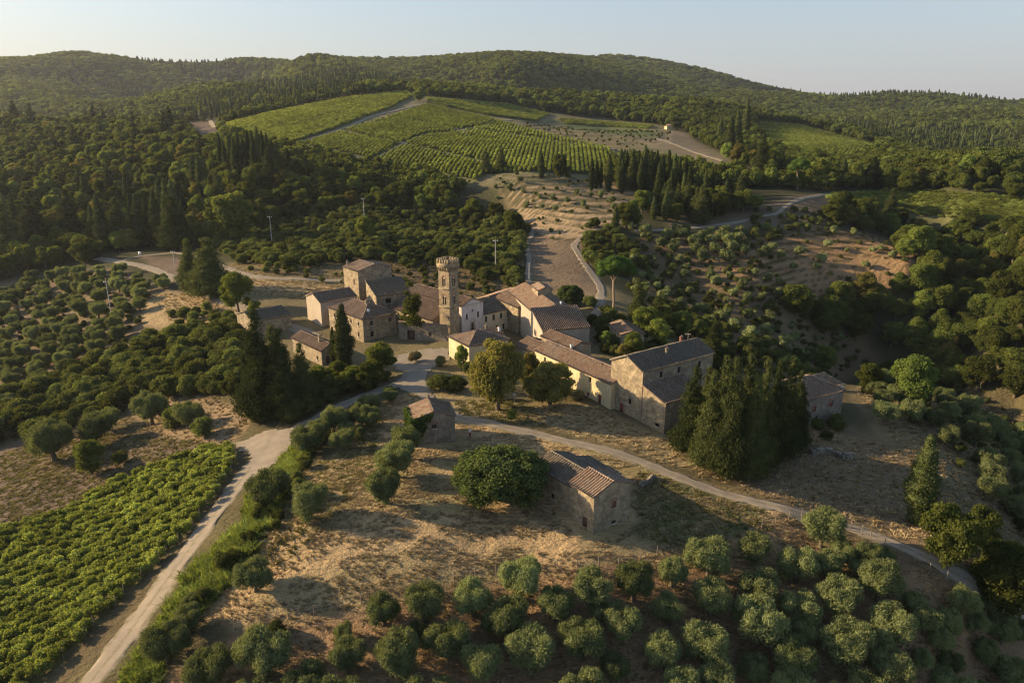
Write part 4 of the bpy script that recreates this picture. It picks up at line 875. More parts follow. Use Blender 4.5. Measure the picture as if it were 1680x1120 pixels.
def bell_tower(u, vb, vt):
    p = G(u, vb); z0 = p[2]; Yn = p[1]; e1, e2 = nrm(e1c+e2c*-.16), nrm(e2c+e1c*.16); zs = float(PY(u, vt, Yn)[2])-z0; W_ = 3.55; o = empty('bell_tower', p); Z = np.array([0, 0, 1.])
    tag(o, 'square battlemented bell tower with double arched openings on two levels', 'tower'); P = lambda s, t, z: e1*s+e2*t+Z*z
    hz = lambda: [(W_/2-.55, W_/2+.55, z, z+2.5) for z in (zs-9.6, zs-4.9)]
    m = MB(); faces = ((P(0,0,0), e1, -e2), (P(0,0,0), e2, -e1), (P(W_,0,0), e2, e1), (P(0,W_,0), e1, e2))
    for q, e, n in faces: wall_with_holes(m, q, e, n, W_, -3, zs, hz(), .5)
    m.quad(P(0,0,zs), P(W_,0,zs), P(W_,W_,zs), P(0,W_,zs)); link('shaft', m.mesh('shaft', M['stone_tower']), o)
    for z in (-.4, zs-10.3, zs-5.6):
        m = MB(); c = P(W_/2, W_/2, z); 
        for q, e, n in faces: m.box(q+e*W_/2+n*.08+Z*z, e*(W_/2+.1), n*.08, Z*.13)
        link('string_course', m.mesh('string_course', M['stone_tower']), o)
    for q, e, n in faces:
        for z in (zs-9.6, zs-4.9):
            m = MB(); c = q+e*W_/2; m.box(c-n*.42+Z*(z+1.25), e*.54, n*.03, Z*1.24); w_ = link('window', m.mesh('window', M['dark']), o); m = MB(); m.tube([c-n*.15+Z*z, c-n*.15+Z*(z+1.7)], [.09, .08], 6)
            for s_ in (-1, 1):
                for k in range(6):
                    a, b_ = math.pi*k/6, math.pi*(k+1)/6; t = c+e*s_*.275-n*.1+Z*(z+1.75)
                    m.add([t+e*math.cos(a)*.22+Z*math.sin(a)*.3, t+e*math.cos(a)*.275+Z*.76, t+e*math.cos(b_)*.275+Z*.76, t+e*math.cos(b_)*.22+Z*math.sin(b_)*.3], [(0, 1, 2, 3)])
            link('mullion', m.mesh('mullion', M['trim']), w_)
            m = MB()
            for k in range(10):
                a, b_ = math.pi*k/10, math.pi*(k+.9)/10; t = c+n*.03+Z*(z+1.95); m.add([t+e*math.cos(a)*.56+Z*math.sin(a)*.6, t+e*math.cos(a)*.82+Z*math.sin(a)*.88, t+e*math.cos(b_)*.82+Z*math.sin(b_)*.88, t+e*math.cos(b_)*.56+Z*math.sin(b_)*.6], [(0, 1, 2, 3)])
            link('arch', m.mesh('arch', M['brick']), w_)
    m = MB(); g_ = .26
    for q, e, n in faces:
        for k in range(6): 
            c = q+e*(W_*(k+.5)/6); m.box(c+n*.2+Z*(zs-.35), e*.12, n*.2, Z*.28); m.box(c+n*.1+Z*(zs-.75), e*.12, n*.1, Z*.18)
        m.box(q+e*W_/2+n*(g_-.12)+Z*(zs+.45), e*(W_/2+g_-.001*(q@e)), n*.15, Z*.55)
    link('parapet', m.mesh('parapet', M['stone_tower']), o)
    for q, e, n in faces:
        for k in range(5):
            m = MB(); c = q+e*(-g_+.34+(W_+2*g_-.68)*k/4)+n*(g_-.12)+Z*(zs+1.45); m.box(c, e*.27, n*.17, Z*.46)
            for s_ in (-1, 1): m.box(c+e*s_*.18+Z*.56, e*.09, n*.17, Z*.10)
            link('merlon', m.mesh('merlon', M['stone_tower']), o)
    FOOT.append(np.array([(p+P(a, b_, 0))[:2] for a, b_ in ((0,0),(W_,0),(W_,W_),(0,W_))])); return zs
print('tower', bell_tower(739, 552, 440))
pA = PW(4, -6.5, 0); zt = ZY(724, 519, pA[1]+4)
h_ = house('church_aisle', 'broad brown roof sloping from the church towards the courtyard behind the bell tower', BP(pA, zt), BP(PW(23, -6.5, 0), zt), None, zt, .8, 'shed1', max(1.5, CH[1](0, 0, cz_)[2]-zt-.3), 'stone', 'tile_red', .3, L2=6.4, wins=[(1,.55,zt-.8-1.7,.7,.9,'dark'),(1,.8,zt-.8-1.7,.7,.9,'dark')], cat='church'); print('aisle', h_[4:], zt)
zt = ZY(676, 493, 208)
house('low_annex', 'low annex with a sunlit wall between the grey-roofed wing and the brown roof', (680,496), (655,487), None, zt, 1.5, 'gable1', 1.4, 'stone', 'tile', .3, L2=7)
p0, p1 = G(655, 556), G(734, 560); m = MB(); dd = nrm((p1-p0)*[1, 1, 0]); nn_ = np.array([dd[1], -dd[0], 0]); L = np.linalg.norm((p1-p0)[:2]); rt = empty('courtyard_wall', p0); m = MB()
wall_with_holes(m, (0,0,0), dd, nn_, L, -2, 4.6, [(L*.17, L*.17+2.2, -2, 2.6), (L*.62, L*.62+.8, 1.6, 2.7)], .6); m.quad(np.array([0,0,4.6]), dd*L+[0,0,4.6], dd*L-nn_*.7+[0,0,4.6], -nn_*.7+[0,0,4.6]); wall_with_holes(m, -nn_*.7, dd, nn_, L, -2, 4.6, [], .01)
for q in (0, L): m.quad(dd*q+[0,0,-2], dd*q-nn_*.7+[0,0,-2], dd*q-nn_*.7+[0,0,4.6], dd*q+[0,0,4.6])
link('wall', m.mesh('wall', M['stone_grey']), rt); tag(rt, 'tall shaded courtyard wall with an archway left of the bell tower foot'.replace('left of', 'beside'), 'wall'); m = MB(); m.box(dd*(L*.17+1.1)-nn_*.55+np.array([0,0,.6]), dd*1.08, nn_*.04, (0,0,2.0)); link('gate', m.mesh('gate', M['brown_door']), rt)
m = MB()
for k in range(int(L/.6)): m.box(dd*(.3+k*.6)-nn_*.3+np.array([0, 0, 4.72]), dd*.28, nn_*.52, (0, 0, .07))
link('coping', m.mesh('coping', M['tile_red']), rt)
# houses right of the square
ze, zb = ZE(967.5, 535, 568)
h_ = house('villa', 'large house with deep ribbed tile roof falling towards its plain front wall', (890,541), None, (967.5,535), ze, zb, 'shed2', 2.9, 'pale', 'tile', .45, L1=9.5, wins=[(2,.28,ze-zb-2.5,.95,2.0,'shutter'),(2,.52,ze-zb-1.9,.5,.5,'dark')]); print('villa', h_[4:], ze-zb, ze)
VZ = ze; c = h_[1](9.6, 1.5, 0); zz = ze+1.2
h2 = house('rear_house', 'long rear range of the villa with one broad brown roof', BP(c, zz), BP(h_[1](40, 1.5, 0), zz), None, zz, zb, 'gable1', 2.0, 'pale', 'tile_red', .35, L1=27, L2=h_[5]-1.6, chim=[(.15,.75,zz-zb+.9,.8,.25,'whitepaint',False)])
zt = ZY(882.4, 476, 190); h3 = house('rooftop_turret', 'square stone turret rising above the brown roofs, sunlit on one side', (882.4,476), (873,468), (904.5,474), zt, zb, 'gable1', .7, 'stone', 'tile', .3, wins=[(2,.5,zt-zb-3.0,.45,.6,'dark')], cat='tower'); print('turret', h3[4:], zt)
zt = ZY(850, 503, 192); h4 = house('middle_house', 'brown-roofed house between the yellow house and the turret, one narrow lit wall', (850,504), None, (884,499), zt, zb, 'gable1', 1.6, 'stone', 'tile_red', .35, L1=13, wins=[(2,.5,2.5,.8,1.2,'dark')]); print('mid', h4[4:], zt)
zt = ZY(826, 497, 208); h5 = house('back_house', 'low back house with lit roof edges behind the brown-roofed house', (822,497), None, (868,481), zt, zb, 'gable2', 1.3, 'stone', 'tile_red', .35, L1=9); print('back', h5[4:], zt)
zt = ZY(856, 477, 214); house('dormer_block', 'small raised block with its own roof at the back of the hamlet', (860,479), (851,468), None, zt, zb, 'gable1', .7, 'stone', 'tile_red', .3, L2=4)
# front row
ze, zb = ZE(737, 551, 584)
h_ = house('cream_house', 'cream plastered house with hipped roof at the corner of the square', (769.5,567.6), (736,551), (835,556), ze, zb, 'hip2', 1.7, 'cream', 'tile', .35, wins=[(2,.18,1.6,.9,1.2,'glass'),(2,.7,1.6,.9,1.2,'glass')], chim=[(.75,.85,ze-zb+.6,1.0,.32,'stone')]); print('cream', h_[4:], ze-zb)
zt = ZY(803, 551, 164)
house('white_parapet_block', 'low white-edged rooftop block with a brick chimney behind the cream house', (803,551), (792,541.5), (825,546), zt, zt-2, 'shed2', .3, 'whitepaint', 'tile_red', .08, chim=[(.5,.88,2.1,.8,.32,'whitepaint')])
ze, zb = ZE(1003, 629, 672); LZ = ze
pL = G(1003, 672); B_ = BP(pL, ze)
h_ = house('long_house', 'long low house with sunlit yellow wall and dark ribbed tile roof, one red door', (1003,629), (877.5,573.6), None, ze, zb, 'gable1', 1.55, 'cream', 'tile', .35, L2=7.4,
   wins=[(1,.13,.0,.95,2.1,'red_door'),(1,.27,.5,.8,1.0,'red_shutter'),(1,.25,ze-zb-1.75,.85,1.15,'glass'),(1,.60,ze-zb-1.8,.85,1.2,'glass'),(1,.55,.3,.9,1.1,'red_shutter'),(1,.85,ze-zb-1.8,.8,1.1,'glass')], chim=[(.72,.62,ze-zb+1.1,1.1,.22,'whitepaint')]); print('long', h_[4:], ze-zb)
LH = h_
zz = ze+.55; c = LH[1](h_[4]*.985, 3.2, 0)
house('upper_terrace_house', 'narrow lit stone wall and roof rising behind the upper end of the long house', BP(LH[1](h_[4]*.72, 4.6, 0), ze+1.5), BP(LH[1](h_[4]*1.15, 4.6, 0), ze+1.5), None, ze+1.5, zb, 'gable1', 1.0, 'stone', 'tile_red', .3, L2=5.5)
house('link_house', 'lower reddish roof linking the cream house to the long house', BP(LH[1](h_[4]+.05, .3, 0), ze-.9), BP(LH[1](h_[4]+8, .3, 0), ze-.9), None, ze-.9, zb, 'gable1', 1.3, 'stone', 'tile_red', .3, L1=8.2, L2=7)
zz = ZY(1055.3, 609, G(1055, 692)[1]); zb2 = G(1055, 693)[2]
h_ = house('tall_house', 'tall gabled house, sunlit stone gable beside the long ribbed roof', (1055.3,609), (1003.4,589.6), (1153,572), zz, zb2, 'gable2', 1.9, 'stone', 'tile_slate', .35,
   wins=[(1,.86,3.1,.9,1.3,'red_shutter'),(1,.36,2.6,.75,1.2,'dark'),(1,.62,-.1,1.1,2.2,'red_door'),(2,.5,zz-zb2-2.4,.8,1.3,'dark'),(2,.8,zz-zb2-2.4,.8,1.3,'dark'),(2,.25,zz-zb2-2.3,.8,1.2,'dark')], chim=[(.3,.45,zz-zb2+1.1,.9,.28,'stone'),(.6,.8,zz-zb2+1.6,.9,.3,'brick')]); print('tall', h_[4:], zz-zb2)
TH = h_; LL = float(np.linalg.norm((G(1055, 693)-G(1094, 713))[:2])); c = TH[1](-LL, .1, 0); zz = ZY(1095, 661, c[1]); print('lean', LL, zz, BP(c, zz))
house('side_wing', 'lower side wing with a battered stone wall and ribbed roof beside the cedars', BP(c, zz), BP(TH[1](0, .1, 0), zz), None, zz, G(1094, 713)[2], 'shed2', 1.7, 'stone', 'tile', .3, L1=LL-.05, L2=10.5, wins=[(1,.3,.9,1.0,.7,'dark')])
ze, zb = ZE(1319, 656, 699)
h_ = house('field_house', 'isolated stone house with brick-arched windows beyond the cedar clump', (1319,656), None, (1384.7,638), ze, zb, 'hip2', 2.3, 'stone_grey', 'tile', .3, L1=9.5, wins=[(2,.28,2.4,1.3,1.1,'brick'),(2,.70,2.4,1.3,1.1,'brick'),(2,.38,-.3,.8,1.6,'dark')]); print('field', h_[4:], ze-zb)
c = h_[1](3, h_[5]+.05, 0); house('field_annex', 'small annex with a pale end wall behind the isolated stone house', BP(c, ze-.6), None, BP(c+h_[3]*4, ze-.6), ze-.6, zb, 'shed2', 1.0, 'whitepaint', 'tile_slate', .3, L1=5, L2=4)
zt = 3.6+G(1010, 560)[2]; house('garden_shed', 'low shed roof with pale verge among the garden trees', (1018,549), (1000,531), None, zt, zt-3, 'gable1', .9, 'stone', 'tile_red', .2, L2=6, cat='shed')
p = G(1094, 213); house('hilltop_cottage', 'tiny pale cottage at the top of the far field', BP(p, p[2]+3.5), None, BP(p+[9, 2, 0], p[2]+3.5), p[2]+3.5, p[2], 'gable1', 1.5, 'cream', 'tile_red', .3, L1=6)
# ruined walls
def drywall(px, h_, th, label, name='stone_wall'):
    P = spline([G(*q)[:2] for q in px], .45); m = MB(); g = np.random.default_rng(len(label))
    for i in range(len(P)-1):
        a, b_ = P[i], P[i+1]; d = nrm(b_-a); n = np.array([d[1], -d[0]]); z = float(H(a[0], a[1])); hh = h_*g.uniform(.6, 1.1)
        for k in range(3):
            m.box((*(a+d*.22+n*g.normal(0, .04)), z+hh*(k+.4)/3), (*(d*.25), 0), (*(n*th*g.uniform(.8, 1.1)*(1-.15*k)), 0), (0, 0, hh/5.6))
    return tag(link(name, m.mesh(name, M['stone_grey'])), label, 'wall')
drywall([(1050,800),(1062,792),(1075,784)], .9, .35, 'crumbling dry stone wall at the shaded side of the barn')
drywall([(800,548+70),(806,640),(812,655)], 2.2, .3, 'broken garden wall in front of the yellowing tree')
drywall([(1330,745),(1355,742),(1385,752),(1398,748)], 1.0, .7, 'collapsed rubble wall in the dry field below the isolated house')
drywall([(412,692),(425,680)], 1.2, .4, 'short stone retaining wall where the dirt roads meet')
# ivy over the hut
PH, e1h, e2h = PH, _[0], _[1]
# ------------------------------------------------------------------ plants
def px_scale(p): return F/(p[1]*CP-(p[2]-CAMH)*SP)       # photo pixels per metre at a point
def tree(kind, u, vb, hpx=None, wpx=None, label=None, cat='tree', group=None, var=None, h0=None, r0=None, name=None):
    """a plant whose foot shows (or would show) at u, vb; its height and crown width measured in photo pixels"""
    p = G(u, vb); k = px_scale(p); HW = {'olive': (4.75, 2.6), 'oak': (8.6, 3.9), 'cypress': (12, 1.6), 'cedar': (15.3, 4.1), 'pine': (12, 5.1), 'shrub': (3.1, 2.2), 'fig': (9.2, 5.7), 'lime': (8, 3.4), 'autumn': (9, 3.9), 'flower': (3, 1.6), 'cypressfar': (12, 1.7), 'oakfar': (8, 4)}[kind]
    ce = .955; s = wpx/2/k/HW[1] if wpx else None; sz = hpx/k/ce/HW[0] if hpx else None
    s = s or sz; sz = sz or s
    return plant(kind, p, s, sz, None, label, cat, group, var, name)
# single trees of the hamlet
tree('fig', 822, 818, None, 160, 'huge round dark green tree between the stone hut and the barn', var=0).scale[2] *= .72
tree('autumn', 817, 672, 116, 96, 'tall yellowing tree in front of the cream house')
tree('autumn', 902, 664, 72, 84, 'broad yellowing tree beside the sunlit yellow wall', var=1)
tree('autumn', 868, 640, 62, 40, 'small slender tree between the two yellowing trees', var=2)
p = G(676, 556); plant('ash', p, 1.3, 1.22, None, 'tall thin feathery tree in the courtyard beside the bell tower')
tree('cypress', 566, 602, 104, 32, 'tall dark cypress in front of the farmhouse', var=1)
tree('cypress', 549, 602, 66, 17, 'small slim cypress at the foot of the tall farmhouse cypress', var=0)
for u, v, h, w_, l in ((432,684,172,78,'tallest dark cedar above the junction of the dirt roads'),(468,682,140,66,'second dark cedar behind the road junction'),(500,668,104,50,'shorter cedar at the hamlet end of the road junction clump'),(455,655,120,60,'cedar at the back of the road junction clump')): tree('cedar', u, v, h, w_, l, group='dark cedars above the road junction')
tree('cypress', 409, 682, 112, 18, 'pencil-thin green cypress at the edge of the dark cedar clump', var=2)
for u, v, h, w_, l in ((348,487,92,80,'large dark cedar standing alone beside the upper lane'),(316,480,84,46,'narrower cedar leaning into the large one by the upper lane')): tree('cedar', u, v, h, w_, l, group='cedars by the upper lane')
for i, (u, v, h, w_) in enumerate(((1132,742,140,64),(1160,768,160,62),(1192,785,196,66),(1180,735,150,58),(1228,786,170,64),(1242,772,182,58),(1262,768,176,50),(1284,750,164,54),(1300,738,130,46),(1218,742,160,58),(1155,720,118,54))):
    tree('cedar', u, v, h, w_, ('cedar at the edge of the big clump nearest the side wing','shorter cedar in the front row of the big clump','tallest front cedar of the big clump by the track','cedar in the middle of the big clump','cedar of the big clump nearest the farm track','pointed cedar behind the trackside cedar of the big clump','slim cedar at the shaded side of the big clump','dark cedar of the big clump beside the isolated stone house','small outer cedar of the big clump by the isolated house wall','inner cedar of the big clump, almost hidden','cedar hiding the corner of the side wing')[i], group='cedars between the tall house and the isolated house')
tree('cypress', 1503, 858, 152, 46, 'stout single cypress beside the farm track in the dry field', var=1)
tree('oak', 1552, 930, 112, 96, 'bright green tree beside the farm track under the stout cypress', var=2)
tree('oak', 1600, 905, 80, 62, 'darker tree half behind the bright green trackside tree', var=3)
tree('oak', 1640, 1005, 122, 110, 'big green tree at the far end of the farm track fence', var=4)
tree('oak', 1695, 985, 110, 80, 'green tree cut off at the frame edge beyond the track fence'.replace('frame edge','picture edge') if 0 else 'green tree behind the big tree at the end of the track fence', var=5)
tree('pine', 1007, 507, 82, 72, 'umbrella pine with flat bright crown behind the villa', cat='pine')
tree('cedar', 1046, 528, 68, 34, 'dark narrow conifer beside the umbrella pine')
for u, v, w_, k, l in ((1056,558,50,'lime','bright green tree behind the umbrella pine trunk'),(1078,575,46,'lime','light green tree in the garden behind the tall house'),(1040,590,40,'lime','bushy garden tree beside the garden shed'),(1022,592,26,'autumn','small yellowish garden tree against the long roof'),
    (994,572,26,'lime','young tree between the villa and the garden shed'),(1118,552,40,'oak','leafy tree behind the ridge of the tall house'),(1150,560,30,'oak','rounded tree behind the far corner of the tall house'),(1092,545,34,'oak','dark green tree among the garden trees'),(1075,600,30,'oak','low leafy tree just behind the tall house roof'),
    (1350,610,40,'lime','yellow-green round tree behind the isolated house'),(1492,668,76,'lime','wide yellow-green tree in the olive slope'),(1425,640,44,'oak','green tree on the slope behind the isolated house'),(1455,630,36,'oak','smaller green tree on the slope behind the isolated house'),
    (936,500,44,'fig','round dark tree behind the villa roof'),(392,512,58,'lime','light green tree beside the slate shed'),(151,778,52,'lime','light green tree above the lower vineyard'),(625,618,54,'oak','round bright-topped tree between the farmhouse and the road'),(604,640,44,'oak','dark tree on the road bank below the farmhouse'),
    (578,640,40,'oak','dark bushy tree below the cypresses'),(556,634,40,'oak','small dark tree beside the small house'),(520,640,40,'oak','dark tree between the small house and the cedars'),(600,398,36,'lime','pale rounded tree on the scrub slope behind the hamlet'),(382,400,84,'oak','large light-topped round tree on the wooded edge above the lane'),
    (556,534,30,'lime','small light green tree against the wall of the gabled house'),(418,520,26,'oak','creeper-grown bush tree at the gable of the slate shed')):
    tree(k, u, v, None, w_, l)
tree('cedar', 1168, 612, 96, 44, 'tall dark conifer rising behind the tall house')
tree('flower', 681, 594, 22, 24, 'round bush on the green islet in the hamlet square', 'bush', var=0)
tree('flower', 723, 600, 20, 22, 'pink-flowering bush at the corner of the cream house', 'bush', var=1)
tree('lime', 757, 606, 40, 24, 'small leafy tree against the cream wall', var=1)
tree('shrub', 770, 612, 18, 26, 'low green bush at the foot of the cream house', 'bush'); tree('shrub', 748, 640, 24, 40, 'dark bush in the shade below the cream house', 'bush'); tree('shrub', 722, 640, 24, 46, 'grey-green bush at the edge of the square', 'bush')
tree('shrub', 640, 648, 14, 26, 'low bush at the bend of the dirt road', 'bush'); tree('flower', 945, 655, 18, 34, 'faded bush against the sunlit yellow wall', 'bush'); tree('lime', 840, 690, 20, 18, 'sapling on the sunny lawn under the tall yellowing tree', 'bush' if 0 else 'sapling', var=2)
for u, v, w_, l in ((375,930,44,'large dark bush on the road bank above the reeds'),(408,890,30,'bush on the road bank between reeds and meadow'),(430,850,36,'bush under the large bank olive'),(500,770,30,'rounded bush near the road junction'),(335,985,34,'bush above the twin dark bank olives'),(455,1040,34,'bush at the lower meadow fence'),(425,1050,24,'small bush at the lower fence posts'),(60,720,46,'grey bush at the foot of the dark thicket'),(288,700,50,'bush by the dry patch above the vineyard'),(335,715,44,'leafy bush by the dirt road turnoff'),(200,760,30,'low bush on the vineyard edge')):
    tree('shrub', u, v, None, w_, l, 'bush')
# olives that stand out
for u, v, w_, l in ((508,836,62,'round lone olive in the mown meadow'),(443,816,66,'large olive on the road bank'),(420,956,58,'twin-crowned olive at the lower edge of the meadow'),(661,741,54,'olive below the ivy-covered hut'),(650,768,66,'widest olive of the trio below the hut'),(630,812,60,'lowest olive of the trio below the hut'),
    (563,730,40,'lowest olive of the double row beside the meadow'),(569,711,28,'pale olive in the double row beside the meadow'),(588,715,26,'small olive in the double row beside the meadow'),(594,690,38,'middle olive of the double row beside the meadow'),(609,693,36,'bushy olive near the top of the double row'),(606,670,36,'top olive of the double row beside the meadow'),(572,693,30,'pale olive at the roadside of the double row'),
    (504,734,50,'dark olive on the bank by the road junction'),(525,716,40,'second olive on the bank by the road junction'),(546,700,44,'olive on the bank halfway to the square'),(274,1070,70,'big dark olive on the lower road bank'),(308,1026,52,'dark olive above the lower road bank'),(315,990,30,'small olive on the lower road bank'),
    (437,1086,84,'large double olive at the lower end of the meadow fence'),(345,1112,76,'olive below the big dark roadside olive'),(250,684,56,'wide pale olive under the dark thicket'),(90,740,70,'grey olive above the lower vineyard'),(160,718,60,'grey olive behind the light green tree'),(178,697,40,'small grey olive by the dark thicket'),(310,690,46,'olive beside the field gate'),(640,655,26,'small olive at the road bend')):
    tree('olive', u, v+w_*.22, None, w_*1.14, l, 'olive tree', 'olive trees around the meadow')
A6 = [(330,840,85),(515,820,75),(700,755,85),(420,985,85),(640,905,85),(835,840,75),(975,780,80),(1140,760,80),(1290,715,60),(935,985,90),(1095,910,70),(1280,865,60),(735,1045,95),(225,1040,90),(30,1050,70),(20,945,40),(1250,1030,75),(550,1080,80),(1070,1080,60),(300,930,36),(1010,860,45)]
A7 = [(100,665,80),(275,625,65),(540,555,75),(610,600,45),(110,820,80),(300,775,75),(290,920,100),(440,860,75),(440,690,75),(560,680,60),(620,640,50),(720,640,55),(760,760,85),(600,820,85),(80,1000,90),(460,930,70),(630,1000,95),(800,940,90),(900,830,50),(940,900,60),(1030,900,50),(1075,830,60),(1170,830,38),(1240,930,60),(1170,1015,50),(930,1045,40),(1040,1050,45),(430,1060,90),(270,1095,60),(800,1090,80),(1000,975,50),(1310,930,45),(1140,900,45),(780,640,40),(690,690,40)]
og = [(560+x/2.382, 650+y/2.382, r/2.382*1.0) for x, y, r in A6]+[(1120+x/2.382, 650+y/2.382, r/2.382*1.0) for x, y, r in A7]+[(1300,1140,36),(1420,1150,38),(1560,1150,36),(1120,1145,36),(960,1150,38),(700,1160,38),(560,1160,38),(420,1165,38),(1180,1140,34),(1660,1120,30)]
def near_label(u, v):
    a = 'below the barn' if 900 < u < 1120 else 'below the cedar clump' if 1120 <= u < 1330 else 'below the track fence' if u >= 1330 else 'below the hut trio' if u > 620 else 'at the meadow end'
    b_ = 'fence-side row' if v < 1000 else 'middle rows' if v < 1070 else 'lowest rows'
    return b_+' '+a
cnt = {}
for i, (u, v, r) in enumerate(og):
    q = near_label(u, v); cnt[q] = cnt.get(q, 0)+1
    tree('olive', u, v+r*.45, None, r*2.3, 'silvery green olive in the '+q+' of the near grove', 'olive tree', 'olives of the near grove, '+q)
ex = np.array([G(u, v+r*.45)[:2] for u, v, r in og]); fl = off_road(scatter([(560,1015),(690,1000),(880,965),(1080,930),(1180,880),(1290,890),(1400,900),(1500,960),(1600,1010),(1720,1080),(1760,1400),(300,1400),(420,1150)], 4.4, 45, 120, .3, 3, seed=12), 3.5)
for q in fl:
    if np.sqrt(((ex-q[:2])**2).sum(1)).min() > 4.1:
        ex = np.vstack([ex, q[:2]]); u, v = proj(*q); q_ = near_label(u, v); s = g.uniform(.72, .98) if 0 else random.uniform(.85, 1.12); plant('olive', q, s, s, None, 'silvery green olive in the '+q_+' of the near grove', 'olive tree', 'olives of the near grove, '+q_)
# olive groves farther off: laid out in loose rows
def clean(p, m=1.0): 
    if not len(p): return p
    return p[~(in_foot(p, 2.5) | near_road(p, m))]
def grove(poly, sp, y0, y1, seed, s0, s1, label, group, kind='olive', cat='olive tree', far=150, jit=.28, budget=None):
    p = clean(scatter(poly, sp, y0, y1, jit, 4, seed=seed), 1.5); p = p[np.argsort(p[:, 1])]; g = np.random.default_rng(seed)
    if budget is not None:
        stuff('olive_slope', p[budget:], ['olivefar', 'shrub'], wts=[.68, .32] if seed == 6 else [1, 0], sc=g.uniform(s0, s1, max(0, len(p)-budget)), label=label+', massed'); p = p[:budget]  # on the shaded slope, dark shrubs among the olives stand in for shade
    for q in p:
        k = kind
        if kind == 'olive' and q[1] > far: k = 'olivefar'
        s = g.uniform(s0, s1); plant(k, q, s, s*g.uniform(.85, 1.1), None, label, cat, group)
    return len(p)
n = 0
n += grove([(0,480),(60,455),(190,445),(262,455),(278,478),(240,500),(225,545),(170,600),(100,640),(50,700),(-40,740),(-40,500)], 7.6, 140, 300, 3, .9, 1.25, 'grey-green olive in the slope grove beyond the dark thicket', 'olives of the slope grove below the upper lane', far=1e9)
n += grove([(1395,640),(1470,615),(1580,650),(1720,690),(1720,900),(1690,885),(1600,800),(1545,740),(1440,690)], 7.4, 100, 190, 4, .75, 1.15, 'pale olive on the steep slope beyond the isolated house', 'olives of the slope beyond the isolated house', far=1e9)
n += grove([(1040,385),(1120,380),(1215,388),(1225,420),(1180,440),(1080,420)], 7.0, 225, 345, 5, .95, 1.35, 'sunlit olive in the hillside grove under the hill track', 'olives of the hillside grove', far=100, budget=0)
n += grove([(1000,440),(1060,420),(1180,445),(1260,480),(1350,530),(1400,570),(1330,600),(1230,560),(1190,545),(1090,500),(1010,470)], 7.2, 150, 300, 6, .55, 1.0, 'shaded olive on the dim slope behind the garden trees', 'olives of the shaded slope', far=190, budget=20)
for u, v, w_ in ((1254,418,26),(1268,410,22),(1280,420,20),(1311,414,20),(1348,424,18),(1302,438,17),(1340,438,16),(1418,436,18),(1357,400,16),(1432,410,14),(1389,408,12),(1443,404,12),(1465,418,18),(1240,448,18),(1258,456,18),(1278,464,18),(1367,378,16),(1400,380,16),(1450,380,10)):
    p = G(u, v+6); plant('olivefar', p, w_/2/px_scale(p)/2.6, None, None, 'small olive on the bare terraced field', 'olive tree', 'olives of the bare terraced field')
for u, v, w_ in ((813,305,9),(836,309,13),(858,313,10),(885,322,10),(907,325,12),(932,331,13),(957,335,12),(946,317,12),(970,319,9),(986,321,14),(853,296,12),(864,333,9),(890,340,10),(912,344,12),(815,324,8),(1004,330,14),(1006,340,12),(1034,372,14),(1050,373,12),(1066,373,10),(1145,330,10)):
    p = G(u, v+4); plant('olivefar', p, w_/2/px_scale(p)/2.6*1.1, None, None, 'small olive on the golden terraces above the saddle', 'olive tree', 'olives of the golden terraces')
# conifers and cypresses farther off
CF = [('cedar',798,284,37,20,'conifer at the foot of the vineyards, beside its taller twin'),('cedar',822,282,40,22,'taller conifer at the foot of the vineyards'),('cypress',888,291,40,11,'lone cypress on the upper terrace'),('oak',918,294,42,24,'dark tree between the lone cypress and the cypress rows'),('oak',932,296,26,14,'small dark tree beside the terrace tree'),
      ('pine',1308,310,45,40,'umbrella pine standing free at the far vineyard'),('oak',1346,304,40,30,'dark tree beside the far umbrella pine'),('cypress',1381,306,44,17,'slim cypress in the far row by the pine'),('oak',1403,306,40,22,'brownish tree in the far row by the pine'),('cypress',1429,310,50,28,'broad cypress closing the far row by the pine'),
      ('lime',1487,318,34,40,'pale round tree above the sunlit far vineyard'),('oak',1455,306,32,24,'grey-green tree beside the pale round tree'),('oak',688,166,20,26,'round tree on the crest of the vineyard'),('oak',1662,330,30,30,'tree at the edge of the sunlit far vineyard')]
for k, u, v, h, w_, l in CF: tree(k, u, v, h, w_, l)
random.seed(5)
for u, v, h in ((970,312,50),(978,310,44),(998,312,56),(985,308,40),(1017,310,62),(1026,308,58),(1036,312,64),(1046,310,60),(1056,308,66),(1066,314,64),(1075,312,62),(1085,318,60),(1094,316,66),(1104,320,64),(1112,318,58),(1122,322,60),(1020,318,56),(1050,320,60),(1080,326,58),(1130,326,54),(1142,330,50),(1155,332,48),(1166,328,50),(1178,330,46),(1190,326,44),(1204,322,40),(1100,330,50),(1120,336,50)):
    tree('cypress', u, v, h, h*.24, 'dark cypress in the dense belt beside the golden terraces', 'cypress', 'cypresses of the belt beside the terraces')
for u, v, h in ((365,286,64),(372,290,56),(380,284,58),(388,292,62),(395,286,68),(403,290,60),(411,284,66),(419,292,72),(427,286,74),(435,290,70),(442,286,64),(450,290,56),(458,288,48),(474,286,40)):
    tree('cypress', u, v, h, 13, 'dark cypress in the tight cluster on the wooded hill', 'cypress', 'cypresses clustered on the wooded hill')
for u, v, h in ((172,412,92),(158,408,70),(262,405,90),(283,408,110),(292,400,100),(232,402,80),(247,398,74),(305,402,70),(212,350,60),(135,330,50),(143,345,60),(181,330,48),(322,320,62),(331,322,66),(339,318,60),(30,390,70),(14,380,60),(270,380,84),(300,372,80),(222,390,72),(516,290,30),(1196,255,60),(1206,252,66),(1222,232,64),(1180,240,44)):
    tree('cypress' if v > 300 else 'cypress', u, v, h, h*.2+3, 'dark cypress rising singly from the mixed woodland', 'cypress', 'single cypresses in the mixed woodland')
